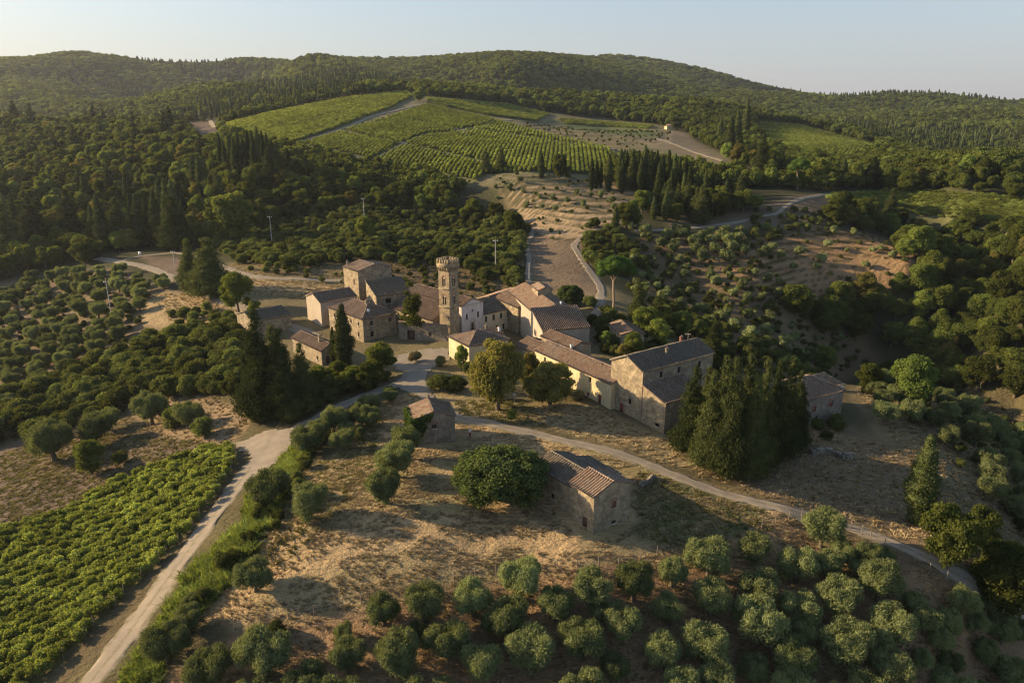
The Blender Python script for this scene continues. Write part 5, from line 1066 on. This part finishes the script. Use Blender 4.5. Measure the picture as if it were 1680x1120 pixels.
for u, v, h, w_ in ((120,400,84,50),(60,410,80,54),(290,410,84,60),(200,405,76,50),(20,430,90,60)): tree('cedar', u, v, h, w_, 'shaggy conifer at the foot of the mixed woodland', 'conifer', 'conifers at the foot of the mixed woodland')

# mixed woods: nearest trees one by one, the rest as mass
WOODS = {
 'left': ([(-60,190),(120,182),(250,188),(300,210),(305,240),(340,258),(370,270),(480,286),(560,304),(660,322),(745,340),(845,362),(862,375),(852,395),(800,372),(640,345),(520,352),(450,372),(330,398),(300,408),(240,408),(160,418),(150,432),(60,450),(-60,480)], 7.4, 215, 780),
 'right': ([(1345,362),(1385,351),(1470,361),(1570,375),(1740,404),(1740,700),(1620,668),(1520,635),(1450,605),(1380,565),(1310,530),(1260,495),(1330,500),(1440,485),(1490,455),(1480,412),(1440,388)], 7.6, 195, 430),
 'middle': ([(1060,338),(1130,338),(1240,338),(1290,346),(1275,350),(1150,372),(1060,362),(1000,400),(965,372),(1000,372),(1062,345)], 7.0, 250, 420),
 'behind': ([(1180,262),(1240,262),(1330,300),(1230,285)], 7.5, 380, 560)}
cand = []
for nm, (poly, sp, y0, y1) in WOODS.items():
    p = clean(scatter(poly, sp, y0, y1, .4, 10, seed=len(nm)+20), 2.5); cand.append(p)
cand = np.concatenate(cand); o_ = np.argsort(np.hypot(cand[:, 0], cand[:, 1])); cand = cand[o_]; NI = 245
g = np.random.default_rng(77)
def side(p):
    u, v = proj(p[0], p[1], p[2])
    return ('broadleaf tree in the dense wood across the valley', 'trees of the wood across the valley') if u > 1280 else ('broadleaf tree in the wood above the upper lane', 'trees of the wood above the lane') if u < 520 else ('dark broadleaf tree at the lower edge of the wood behind the hamlet', 'trees of the wood behind the hamlet') if u < 900 else ('broadleaf tree around the cypress belt', 'trees around the cypress belt')
for p in cand[:NI]:
    l, gr = side(p); s = g.uniform(.85, 1.4)*(1.12 if p[0] > 80 else 1)
    if 'belt' in l and g.random() < .5: s = g.uniform(.8, 1.1); kd = g.choice(['cypress', 'cedar']); plant(kd, p, s, s, None, {'cypress': 'dark cypress standing among the trees below the cypress belt', 'cedar': 'dark conifer among the trees below the cypress belt'}[kd], 'tree', 'conifers below the belt '+kd); continue
    kd = g.choice(['oak', 'lime', 'autumn'], p=[.82, .11, .07]); l = {'oak': l, 'lime': l.replace('dark ', '').replace('broadleaf', 'light green broadleaf'), 'autumn': l.replace('dark ', '').replace('broadleaf', 'yellowish broadleaf')}[kd]; plant(kd, p, s, s*g.uniform(.8, 1.1), None, l, 'tree', gr+' '+{'oak': '', 'lime': '(light green)', 'autumn': '(yellowish)'}[kd])
rest = cand[NI:]; xt = scatter([(1440,285),(1760,290),(1760,328),(1700,326),(1560,314),(1450,310)], 7.5, 320, 400, .4, 10, seed=91); rest = np.concatenate([rest, off_road(xt, 2)]); print('woods', len(cand), 'olives', n)
stuff('woodland', rest, ['oak', 'lime', 'autumn', 'cedar'], wts=[.74, .13, .09, .04], sc=np.random.default_rng(1).uniform(.65, 1.4, len(rest)), label='dense mixed woodland covering the near hillsides')
# far forests
allp = scatter([(-400,20),(2100,20),(2100,420),(-400,420)], .0100, 385, 3400, .45, 12, rel=True, seed=9)
u, v = proj(allp[:, 0], allp[:, 1], allp[:, 2]); k = np.ones(len(allp), bool)
for q in (VIN_L, VIN_M, VIN_T, VIN_F, VIN_R, VIN_S, VIN_N, FIELD_A, FIELD_B, TERR, PLOT, BROWN, OPEN_V): k &= ~(inpoly(u, v, q) & (allp[:, 1] < 1150))
for q in WOODS.values(): k &= ~(inpoly(u, v, q[0]) & (allp[:, 1] < q[3]))
k &= ~(inpoly(u, v, [(660,160),(740,160),(745,180),(660,185)]) & (allp[:, 1] < 900))
k &= ~((fbm(allp[:, 0]/140, allp[:, 1]/140, 55, 3) > .62))
far_ = allp[k]; k2 = ~near_road(far_, 3); far_ = far_[k2]; Yf = far_[:, 1]
sc_ = np.clip(Yf*.0105/7.0, .95, 3.2)*np.random.default_rng(2).uniform(.7, 1.25, len(far_)); sc3 = np.stack([sc_, sc_, np.clip(sc_, .6, 1.9)], -1)
con = fbm(far_[:, 0]/260, far_[:, 1]/260, 57, 2)+.15*(proj(far_[:, 0], far_[:, 1], far_[:, 2])[0] > 640) > .26
stuff('distant_forest', far_[~con], ['oakfar'], sc=sc3[~con], label='distant broadleaf forest over the hills')
cp = far_[con]; sc4 = sc3[con]*[.85, .85, .72]; stuff('distant_conifers', cp, ['cypressfar', 'oakfar'], sc=sc4, label='distant forest mixed with pointed conifers')
print('far', len(far_))
# scrub and thickets
SCR = {'a': ([(430,350),(640,325),(800,350),(862,380),(868,450),(858,478),(790,462),(740,440),(660,438),(600,425),(480,448),(395,432),(330,396)], 4.3, 205, 380, .7, 1.5),
       'b': ([(-20,660),(60,640),(150,600),(250,560),(300,545),(390,540),(400,600),(398,668),(330,650),(230,655),(190,690),(60,715),(-20,730)], 3.5, 120, 220, .9, 1.7),
       'c': ([(280,520),(340,505),(385,520),(395,560),(300,560)], 4, 150, 260, .6, 1.0),
       'd': ([(440,640),(560,620),(640,620),(640,635),(560,662),(500,690),(430,700),(400,690)], 3.2, 110, 190, .7, 1.3),
       'e': ([(965,372),(1010,372),(1030,410),(1060,440),(1010,460),(990,450),(955,420)], 4.5, 200, 330, .8, 1.5),
       'f': ([(1040,480),(1200,540),(1330,585),(1330,610),(1180,600),(1100,560)], 5, 140, 260, .6, 1.0),
       'g': ([(1240,340),(1330,345),(1400,370),(1330,375),(1260,400),(1190,425),(1230,385)], 6, 230, 360, .6, 1.1),
       'h': ([(1290,700),(1400,690),(1380,720),(1300,740)], 3.5, 110, 170, .5, .8),
       'i': ([(960,500),(1000,505),(1040,560),(1100,575),(1040,600),(985,580)], 3.6, 150, 230, .7, 1.1)}
sp_ = []; ss_ = []
for q, (poly, sp, y0, y1, a, b_) in SCR.items():
    p = clean(scatter(poly, sp, y0, y1, .45, 3, seed=ord(q)), .8); sp_.append(p); ss_.append(np.random.default_rng(ord(q)).uniform(a, b_, len(p)))
sp_ = np.concatenate(sp_); ss_ = np.concatenate(ss_); o_ = np.argsort(np.hypot(sp_[:, 0], sp_[:, 1])); sp_, ss_ = sp_[o_], ss_[o_]
for p, s in zip(sp_[:290], ss_[:290]): plant('shrub', p, s, s*random.uniform(.8, 1.15), None, 'dark green bush in the tangled thickets around the hamlet', 'bush', 'bushes of the thickets')
stuff('scrub', sp_[290:], ['shrub'], sc=ss_[290:], label='dense low scrub on the slope behind the hamlet'); print('scrub', len(sp_))
# vines near: rows parallel to the upper edge of the field
r0, r1_ = G(400, 742), G(60, 862); rd = nrm((r1_-r0)[:2]); rn = np.array([rd[1], -rd[0]]); vp = []; ends = []
for i in range(-6, 68):
    o0 = r0[:2]+rn*i*1.95*(1 if rn[1] < 0 else -1); s = np.arange(-60, 130, 1.15); q = o0+rd*s[:, None]; q = q+g.normal(0, .22, q.shape); k = q[:, 1] > 30; q = q[k]; z = H(q[:, 0], q[:, 1]); u, v = proj(q[:, 0], q[:, 1], z); k = inpoly(u, v, VINE_NEAR)
    q, z = q[k], z[k]
    if len(q) > 3: ends.append(np.array([*q[0], z[0]])); vp.append(np.column_stack([q, z])[np.random.default_rng(i+9).random(len(q)) > .03])
vp = np.concatenate(vp); u, v = proj(vp[:, 0], vp[:, 1], vp[:, 2]); inn = (u > -5) & (v < 1125); o_ = np.argsort(np.where(inn, np.hypot(vp[:, 0], vp[:, 1]), 1e6)); vp = vp[o_]; vr = math.atan2(rd[1], rd[0])-math.pi/2
for p in vp[:300]: plant('vine', p, g.uniform(.9, 1.2), g.uniform(.85, 1.15), vr+g.normal(0, .15)+(math.pi if g.random() < .5 else 0), 'leafy grape vine in the near corner of the lower vineyard', 'vine', 'vines of the lower vineyard')
k = len(vp)-300; rr = vr+g.normal(0, .15, k)+math.pi*(g.random(k) < .5); stuff('vineyard', vp[300:], ['vine'], sc=np.random.default_rng(3).uniform(.85, 1.2, k), zrot=rr, label='rows of leafy vines filling the lower vineyard'); print('vines', len(vp))
for p in ends:
    u, v = proj(*p)
    if u > -10 and v < 1130:
        q = p[:2]-rd*.8; m = MB(); m.tube([(0, 0, -.3), (.03, 0, 1.9)], [.06, .05], 6); m.tube([(0, 0, 1.6), (-rd[0]*1.1, -rd[1]*1.1, 0)], [.012, .012], 4); o = link('vineyard_post', m.mesh('vineyard_post', M['wood']), loc=(q[0], q[1], float(H(*q)))); tag(o, 'wooden end post of a vine row along the dirt road', 'post', 'end posts of the vine rows')
# far vineyards
fv = []; fr_ = []
for poly, da, db, y0, y1 in ((VIN_L, (500,240), (600,195), 380, 800), (VIN_M, (640,270), (700,215), 370, 720), (VIN_T, (760,170), (850,188), 600, 900), (VIN_F, (930,200), (1060,210), 500, 900), (VIN_R, (1300,250), (1400,215), 450, 900), (VIN_S, (1240,290), (1310,302), 350, 450), (VIN_N, (1400,325), (1650,352), 280, 560)):
    a, b_ = G(*da)[:2], G(*db)[:2]; d = nrm(b_-a); nn_ = np.array([d[1], -d[0]]); c = a; T_, S_ = np.meshgrid(np.arange(-420, 420, 2.1), np.arange(-260, 260, 2.6 if poly is not VIN_N else 2.4)); q = c+T_.ravel()[:, None]*d+S_.ravel()[:, None]*nn_; q += g.normal(0, .15, q.shape)
    q = q[(q[:, 1] > y0) & (q[:, 1] < y1)]; z = H(q[:, 0], q[:, 1]); u, v = proj(q[:, 0], q[:, 1], z); k = inpoly(u, v, poly) & visible(q[:, 0], q[:, 1], z+4); q = np.column_stack([q, z])[k]; q = q[~near_road(q, 1.6)]
    fv.append(q); fr_.append(np.full(len(q), math.atan2(d[1], d[0])-math.pi/2))
fv = np.concatenate(fv); fr_ = np.concatenate(fr_); print('far vines', len(fv)); k = len(fv)
stuff('far_vineyard', fv, ['vine'], sc=np.random.default_rng(4).uniform(.9, 1.25, k)[:, None]*np.array([[1.05, 1.75, 1.1]]), zrot=fr_, label='ranks of vines on the sunlit hill behind the hamlet')
# grass, straw and reeds
def tuft(name, mat, n, h, w_, sp, seed, lean=.5):
    g = np.random.default_rng(seed); c = g.normal(0, sp, (n, 2)); a = g.uniform(0, 6.28, n); hh = h*g.uniform(.5, 1.2, n); le = g.uniform(.1, lean, n)*hh; dx, dy = np.cos(a), np.sin(a); V = []
    for t, ww in ((0, 1), (.55, .8), (1, .1)):
        x = c[:, 0]+dx*le*t*t*1.6; y = c[:, 1]+dy*le*t*t*1.6; z = hh*t*(1-.25*t*lean)-.05
        for s in (-1, 1): V.append(np.stack([x-dy*w_*ww*s, y+dx*w_*ww*s, z], -1))
    V = np.stack(V, 1).reshape(-1, 3); o = np.arange(n)[:, None]*6; V[0] = (0, 0, -.05); f = np.concatenate([o+[0, 1, 3, 2], o+[2, 3, 5, 4]]); f[f % 6 == 0] = 0; return npmesh(name, V, f, None, M[mat])
NAMES.update(straw='dry_grass_tuft', grass='grass_tuft', reed='reed_clump')
for i in range(3):
    reg('straw', tuft('dry_grass_tuft', 'straw', 34, .34, .035, .30, 400+i, 1.1), None); reg('grass', tuft('grass_tuft', 'grass', 34, .30, .03, .3, 410+i), None); reg('reed', tuft('reed_clump', 'reed', 46, 1.5, .06, .45, 420+i, .7), None)
for k, u, v, l in (('straw',700,880,'tuft of dry mown grass in the middle of the meadow'),('straw',620,900,'tuft of straw near the meadow fence'),('straw',760,850,'tuft of straw below the huge round tree'),('grass',1080,840,'green grass tuft on the shaded side of the barn'),('grass',780,665,'green grass tuft on the sunny lawn'),('grass',1140,850,'grass tuft near the track fence corner'),('reed',450,850,'clump of bright reeds below the large bank olive'),('reed',350,960,'clump of bright reeds on the road bank'),('reed',280,1000,'clump of reeds beside the dark bank olives')):
    plant(k, G(u, v), 1.2, None, None, l, 'grass tuft' if k != 'reed' else 'reeds')
def mass(name, kind, polys, sp, y0, y1, s0, s1, label, seed, flt=None):
    ps = [scatter(q, sp, y0, y1, .5, 1, seed=seed+i) for i, q in enumerate(polys)]; p = np.concatenate(ps); p = clean(p, .1); g = np.random.default_rng(seed)
    if flt is not None: p = p[flt(p)]
    stuff(name, p, [kind], sc=g.uniform(s0, s1, len(p)), label=label); print(name, len(p)); return p
mass('dry_grass', 'straw', [MEADOW, GROVE], .62, 50, 160, .4, .95, 'coarse mown dry grass over the meadow and grove floor', 31, lambda p: fbm(p[:, 0]/3, p[:, 1]/1.6, 66, 3) > -.12)
mass('rough_grass', 'straw', [[(1100,715),(1310,690),(1480,740),(1700,960),(1500,908),(1290,828),(1180,788)], [(235,480),(400,485),(470,540),(300,545)], [(1400,640),(1480,615),(1720,690),(1720,1000),(1560,850),(1480,740)], [(180,640),(300,620),(420,680),(380,735),(200,745)], [(380,430),(860,430),(880,500),(700,470),(560,500),(400,480)], [(740,690),(860,690),(1040,745),(1180,790),(1100,715),(960,660)]], 1.35, 80, 400, .6, 1.4, 'rough dry grass on the slopes', 33)
mass('green_grass', 'grass', [[(1050,775),(1140,790),(1250,835),(1262,868),(1120,905),(1040,878)], [(745,655),(860,655),(900,700),(760,685)], [(0,745),(120,705),(330,722),(380,742),(250,765),(100,840),(0,870)], [(480,790),(560,740),(640,655),(600,800),(440,950),(400,900)]], 1.1, 60, 190, .7, 1.5, 'short green grass by the barn and lawn', 35)
mass('reed_bank', 'reed', [[(462,752),(492,722),(530,700),(545,706),(500,760),(480,790)], [(402,822),(430,790),(470,752),(482,790),(440,870),(400,880)], [(300,950),(370,880),(410,850),(445,860),(400,930),(330,1010),(290,1020)], [(185,1125),(250,1040),(300,965),(330,1000),(290,1060),(260,1125)]], .85, 50, 150, .5, 1.15, 'bright green reeds and weeds along the dirt road bank', 37)
mass('roadside_weeds', 'shrub', [[(100,850),(230,800),(330,742),(345,732),(240,790),(100,842)], [(440,870),(470,800),(500,770),(490,800),(450,880)], [(0,872),(110,840),(110,850),(0,885)]], 1.9, 60, 160, .2, .5, 'low weeds along the vineyard edge', 39)
mass('low_scrub', 'shrub', [[(385,440),(560,450),(700,430),(860,440),(880,500),(860,520),(700,480),(560,470)], [(1000,400),(1190,380),(1250,440),(1420,540),(1420,600),(1330,640),(1150,560),(1060,480)], [(1180,420),(1240,380),(1330,345),(1400,370),(1300,390)], [(1090,600),(1330,600),(1310,690),(1180,700)], [(1400,640),(1480,615),(1720,690),(1720,960),(1690,900),(1540,730)], [(0,470),(190,445),(260,480),(160,640),(0,740)]], 4.4, 80, 345, .22, .75, 'low weeds and brambles on the slopes', 43)
mass('field_scrub', 'shrub', [BROWN, TERR, FIELD_A], 9., 180, 700, .2, .6, 'scattered weeds on the terrace banks', 45)
# ivy on the hut
PH_, e1h, e2h = HUT; g = np.random.default_rng(8); zt = 5.0; L = []
for i in range(150):
    s = g.uniform(-.15, 5.9); z = g.uniform(-.3, zt+.15); L.append((*(PH_(s, -.18-.35*g.random(), 0)[:2]), zb_ := float(PH_(0, 0, 0)[2])+z, .5, .5, .55))
for i in range(110):
    t = g.uniform(-.3, 3.4); z = g.uniform(0, 1)*(zt+.3*t); 
    if z < .2+(t-.2)*1.55: continue
    L.append((*(PH_(-.15-.2*g.random(), t, 0)[:2]), float(PH_(0, 0, 0)[2])+z, .42, .42, .5))
iv = link('ivy', crown('ivy', L, 9000, .26, .22, 'ivy', 71, .7, r1=1.15, under=1)); tag(iv, 'thick ivy climbing over the corner of the small stone hut', 'ivy')
# ------------------------------------------------------------------ fences, poles, people
def fence(px_posts, name, label, h_=1.5, wires=True):
    P = [G(*q) for q in px_posts]; o = empty(name, P[0]); tag(o, label, 'fence'); g = np.random.default_rng(len(px_posts))
    for p in P:
        m = MB(); l = g.normal(0, .06, 2); m.tube([(0, 0, -.3), (l[0], l[1], h_*g.uniform(.9, 1.12))], [.07, .055], 6); q = link('post', m.mesh('post', M['wood']), o); q.location = p-P[0]
    m = MB()
    for a, b_ in zip(P[:-1], P[1:]):
        for z in (.5, .95, h_-.15): m.tube([a-P[0]+[0, 0, z], b_-P[0]+[0, 0, z]], [.008, .008], 3)
    link('wire', m.mesh('wire', M['metal']), o)
fence([(386,1032),(428,1026),(474,1015),(515,1008),(555,998),(593,989),(631,980),(669,970),(709,964),(745,956),(780,947),(815,944),(847,939),(878,935),(913,933),(947,932),(983,929),(1015,925),(1050,919),(1078,910)], 'wire_fence', 'wire fence on wooden posts along the lower edge of the meadow')
fence([(1250,866),(1272,858),(1294,851),(1315,850),(1331,851),(1359,850),(1380,862),(1396,866),(1413,876),(1428,886),(1450,897),(1475,910),(1500,925),(1524,940),(1552,955),(1580,973)], 'track_fence', 'closely posted wire fence along the farm track above the grove', 1.6)
fence([(612,668),(580,680),(548,692),(520,706)], 'bank_fence', 'short fence on the bank above the dirt road', 1.2)
for i, (u, vb, vt, c, l) in enumerate(((447,405,357,0,'grey utility pole at the edge of the wood, crossarm on top'),(599,380,328,0,'tall pale utility pole on the scrub slope behind the hamlet'),(813,442,395,0,'pale utility pole behind the yellow house'),(184,524,462,1,'lit utility pole with white insulators in the slope grove'),(287,440,412,0,'short utility pole beside the upper lane'),(868,470,432,0,'thin pole behind the turret'),(1456,240,225,0,'tiny pole at the far fields'))):
    p = G(u, vb); h = (vb-vt)/px_scale(p)/.955; o = empty('utility_pole', p); tag(o, l, 'utility pole'); m = MB(); m.tube([(0, 0, -.5), (0, 0, h)], [.14, .09], 8); link('pole', m.mesh('pole', M['pole']), o)
    if i == 5: continue
    m = MB(); m.box((0, 0, h-.5), (.85, 0, 0), (0, .05, 0), (0, 0, .06)); ca_ = link('crossarm', m.mesh('crossarm', M['metal']), o)
    for q in (-.75, 0, .75): m = MB(); m.tube([(q, 0, h-.45), (q, 0, h-.15)], [.10, .06], 6); link('insulator', m.mesh('insulator', M['whitepaint']), ca_)
def antenna(p, l):
    o = empty('roof_antenna', p); m = MB(); m.tube([(0, 0, -.6), (0, 0, 2.1)], [.03, .025], 5); link('mast', m.mesh('mast', M['metal']), o); m = MB(); m.box((0, 0, 1.9), (.6, .1, 0), (0, .02, 0), (0, 0, .02))
    for k in range(5): m.box((-.5+.25*k, 0, 1.95), (.015, 0, 0), (0, .3, 0), (0, 0, .015))
    link('aerial', m.mesh('aerial', M['metal']), o); tag(o, l, 'antenna')
antenna(h4[1](6, 3.3, VZ+1.6), 'television aerial on the brown-roofed house in the middle'); antenna(TH[1](4.3, 17, TH[1](0, 0, 0)[2] and (zz*0+0)) if 0 else TH[1](TH[4]/2, 17, ze*0) + np.array([0, 0, 11.6]), 'television aerial at the far end of the tall house roof')
antenna(HA[1](HA[4]*.3, HA[5]*.55, 0)+np.array([0, 0, 7.6]), 'thin aerial beside the satellite dish on the farmhouse roof')
# the person standing behind the hut
def person(p, rz, label):
    o = empty('person', p, rz); g = [(0, 0, .95), (0, 0, 1.2), (0, 0, 1.42), (0, 0, 1.52), (0, .02, 1.60)]
    m = MB()
    for s in (-1, 1):
        m.tube([(s*.10, 0, .92), (s*.11, .02, .5), (s*.11, -.01, .08), (s*.11, .10, .03)], [.095, .065, .045, .04], 8)
        m.tube([(s*.19, 0, 1.42), (s*.25, -.03, 1.15), (s*.24, .08, .92), (s*.235, .12, .84)], [.055, .042, .032, .03], 7)
        for k in range(5): m.tube([(s*.235+(k-2)*.014, .12, .85), (s*.235+(k-2)*.017, .135, .80-.01*(2-abs(k-2))), (s*.235+(k-2)*.014, .125, .765-.012*(2-abs(k-2)))], [.009, .008, .006], 5)
    m.tube([(0, 0, .88), (0, 0, 1.05), (0, 0, 1.25), (0, 0, 1.42), (0, 0, 1.5)], [.14, .13, .155, .165, .06], 10); m.tube([(0, 0, 1.46), (0, .01, 1.58)], [.055, .052], 8)
    v, a, b_ = sphere((0, .015, 1.67), (.078, .095, .115), 12, 9, 0); m.add(v, a, b_); m.tube([(0, .10, 1.68), (0, .13, 1.655)], [.014, .012], 5)
    for s in (-1, 1): v, a, b_ = sphere((s*.08, .01, 1.67), (.012, .025, .035), 6, 5, 0); m.add(v, a, b_)
    me = m.mesh('person', M['skin'], True); bo = link('body', me, o)
    m = MB(); m.tube([(0, 0, .95), (0, 0, 1.1), (0, 0, 1.28), (0, 0, 1.43), (0, 0, 1.49)], [.16, .15, .17, .18, .075], 12)
    for s in (-1, 1): m.tube([(s*.16, 0, 1.43), (s*.21, -.01, 1.36), (s*.245, -.03, 1.2)], [.07, .066, .056], 8)
    link('shirt', m.mesh('shirt', M['shirt'], True), o); m = MB(); m.tube([(0, 0, 1.0), (0, 0, .86)], [.165, .17], 12)
    for s in (-1, 1): m.tube([(s*.095, 0, .95), (s*.11, .02, .5), (s*.11, -.01, .09)], [.108, .08, .062], 9)
    link('trousers', m.mesh('trousers', M['trousers'], True), o); m = MB(); v, a, b_ = sphere((0, -.005, 1.70), (.09, .105, .105), 12, 8, 0); m.add(v, a, b_); m.box((0, .12, 1.72), (.06, 0, 0), (0, .05, 0), (0, 0, .008)); link('cap', m.mesh('cap', M['cap'], True), o)
    m = MB()
    for s in (-1, 1): v, a, b_ = sphere((s*.03, .105, 1.69), (.012, .006, .008), 6, 5, 0); m.add(v, a, b_)
    m.box((0, .107, 1.625), (.025, 0, 0), (0, .004, 0), (0, 0, .004)); link('face', m.mesh('face', M['hair']), o); tag(o, label, 'person')
person(G(771, 717), math.pi+.4, 'person in a white shirt, red trousers and grey cap standing by the hut')
# garden lamp and table under the yellowing trees
p = G(844, 664); o = empty('garden_lamp', p); m = MB(); m.tube([(0, 0, -.1), (0, 0, 2.0)], [.04, .035], 6); link('post', m.mesh('post', M['metal']), o); m = MB(); v, a, b_ = sphere((0, 0, 2.2), (.22, .22, .26), 12, 8, 0); m.add(v, a, b_); link('globe', m.mesh('globe', M['whitepaint'], True), o); tag(o, 'white globe garden lamp under the yellowing trees', 'lamp')
p = G(878, 624); o = empty('garden_table', p); m = MB(); m.box((0, 0, .74), (1.1, .2, 0), (-.1, .5, 0), (0, 0, .03)); link('table_top', m.mesh('table_top', M['whitepaint']), o)
for a, b_ in ((-.9,-.45),(.9,-.35),(-.9,.35),(.9,.45)): m = MB(); m.tube([(a, b_, 0), (a, b_, .72)], [.035, .03], 6); link('leg', m.mesh('leg', M['whitepaint']), o)
tag(o, 'white table on the lawn between the yellowing trees', 'table')
for u, v, l in ((393,634,'white plastic sheet heaped in the shade of the thicket'),(404,652,'smaller pale sheet lying below the white one')):
    p = G(u, v); g2 = np.random.default_rng(int(u)); vv, a, b_ = sphere((0, 0, .1), (1.0, .6, .38), 14, 9, .22, int(u)); o = link('plastic_sheet', npmesh('plastic_sheet', vv, a, b_, M['whitepaint']), loc=p); tag(o, l, 'plastic sheet')
p = G(230, 418); m = MB(); m.box((0, 0, .6), (.5, 0, 0), (0, .35, 0), (0, 0, .6)); m.box((0, 0, 1.25), (.6, 0, 0), (0, .45, 0), (0, 0, .06)); o = link('roadside_box', m.mesh('roadside_box', M['whitepaint']), loc=p); tag(o, 'small white box beside the upper lane', 'box')
for u, v, l in ((1305,160,'dark rounded tree on the far ridge saddle'),(1322,159,'second rounded tree on the far ridge saddle'),(1400,157,'rounded tree where the far ridge starts to rise'),(1440,155,'rounded tree on the rise of the far ridge')): p = G(u, v+3); plant('oakfar', p, 2.0, 1.6, None, l)
for u, v, l in ((1296,158,'slim cypress on the far ridge saddle'),(1312,157,'tallest slim cypress on the far ridge saddle'),(1410,156,'cypress on the skyline of the far ridge')): p = G(u, v+3); plant('cypressfar', p, 2.0, 1.9, None, l)
for k, L in PROTO.items():       # kinds that were never planted go
    for e in L:
        if not e[1]: print('unused', k)
        if not e[1]:
            plant(k, [0, 0, 0])
# ------------------------------------------------------------------ the air
x0, x1, y0, y1 = -9000, 9000, -200, 7400
m = MB(); zl, zh = float(HH.min())-1, max(float(HH.max())+60, CAMH+40); c = np.array([(x0+x1)/2, (y0+y1)/2, (zl+zh)/2]); m.box(c, ((x1-x0)/2, 0, 0), (0, (y1-y0)/2, 0), (0, 0, (zh-zl)/2))
hz_ = NB_('haze'); vs = hz_.n('ShaderNodeVolumePrincipled'); vs.inputs['Color'].default_value = (.80, .88, 1, 1); vs.inputs['Density'].default_value = .00005; vs.inputs['Anisotropy'].default_value = .4
oo = hz_.n('ShaderNodeOutputMaterial'); hz_.t.links.new(vs.outputs[0], oo.inputs['Volume'])
HAZE = True
if HAZE: tag(link('haze', m.mesh('haze', hz_.m)), None, None, None, 'stuff')
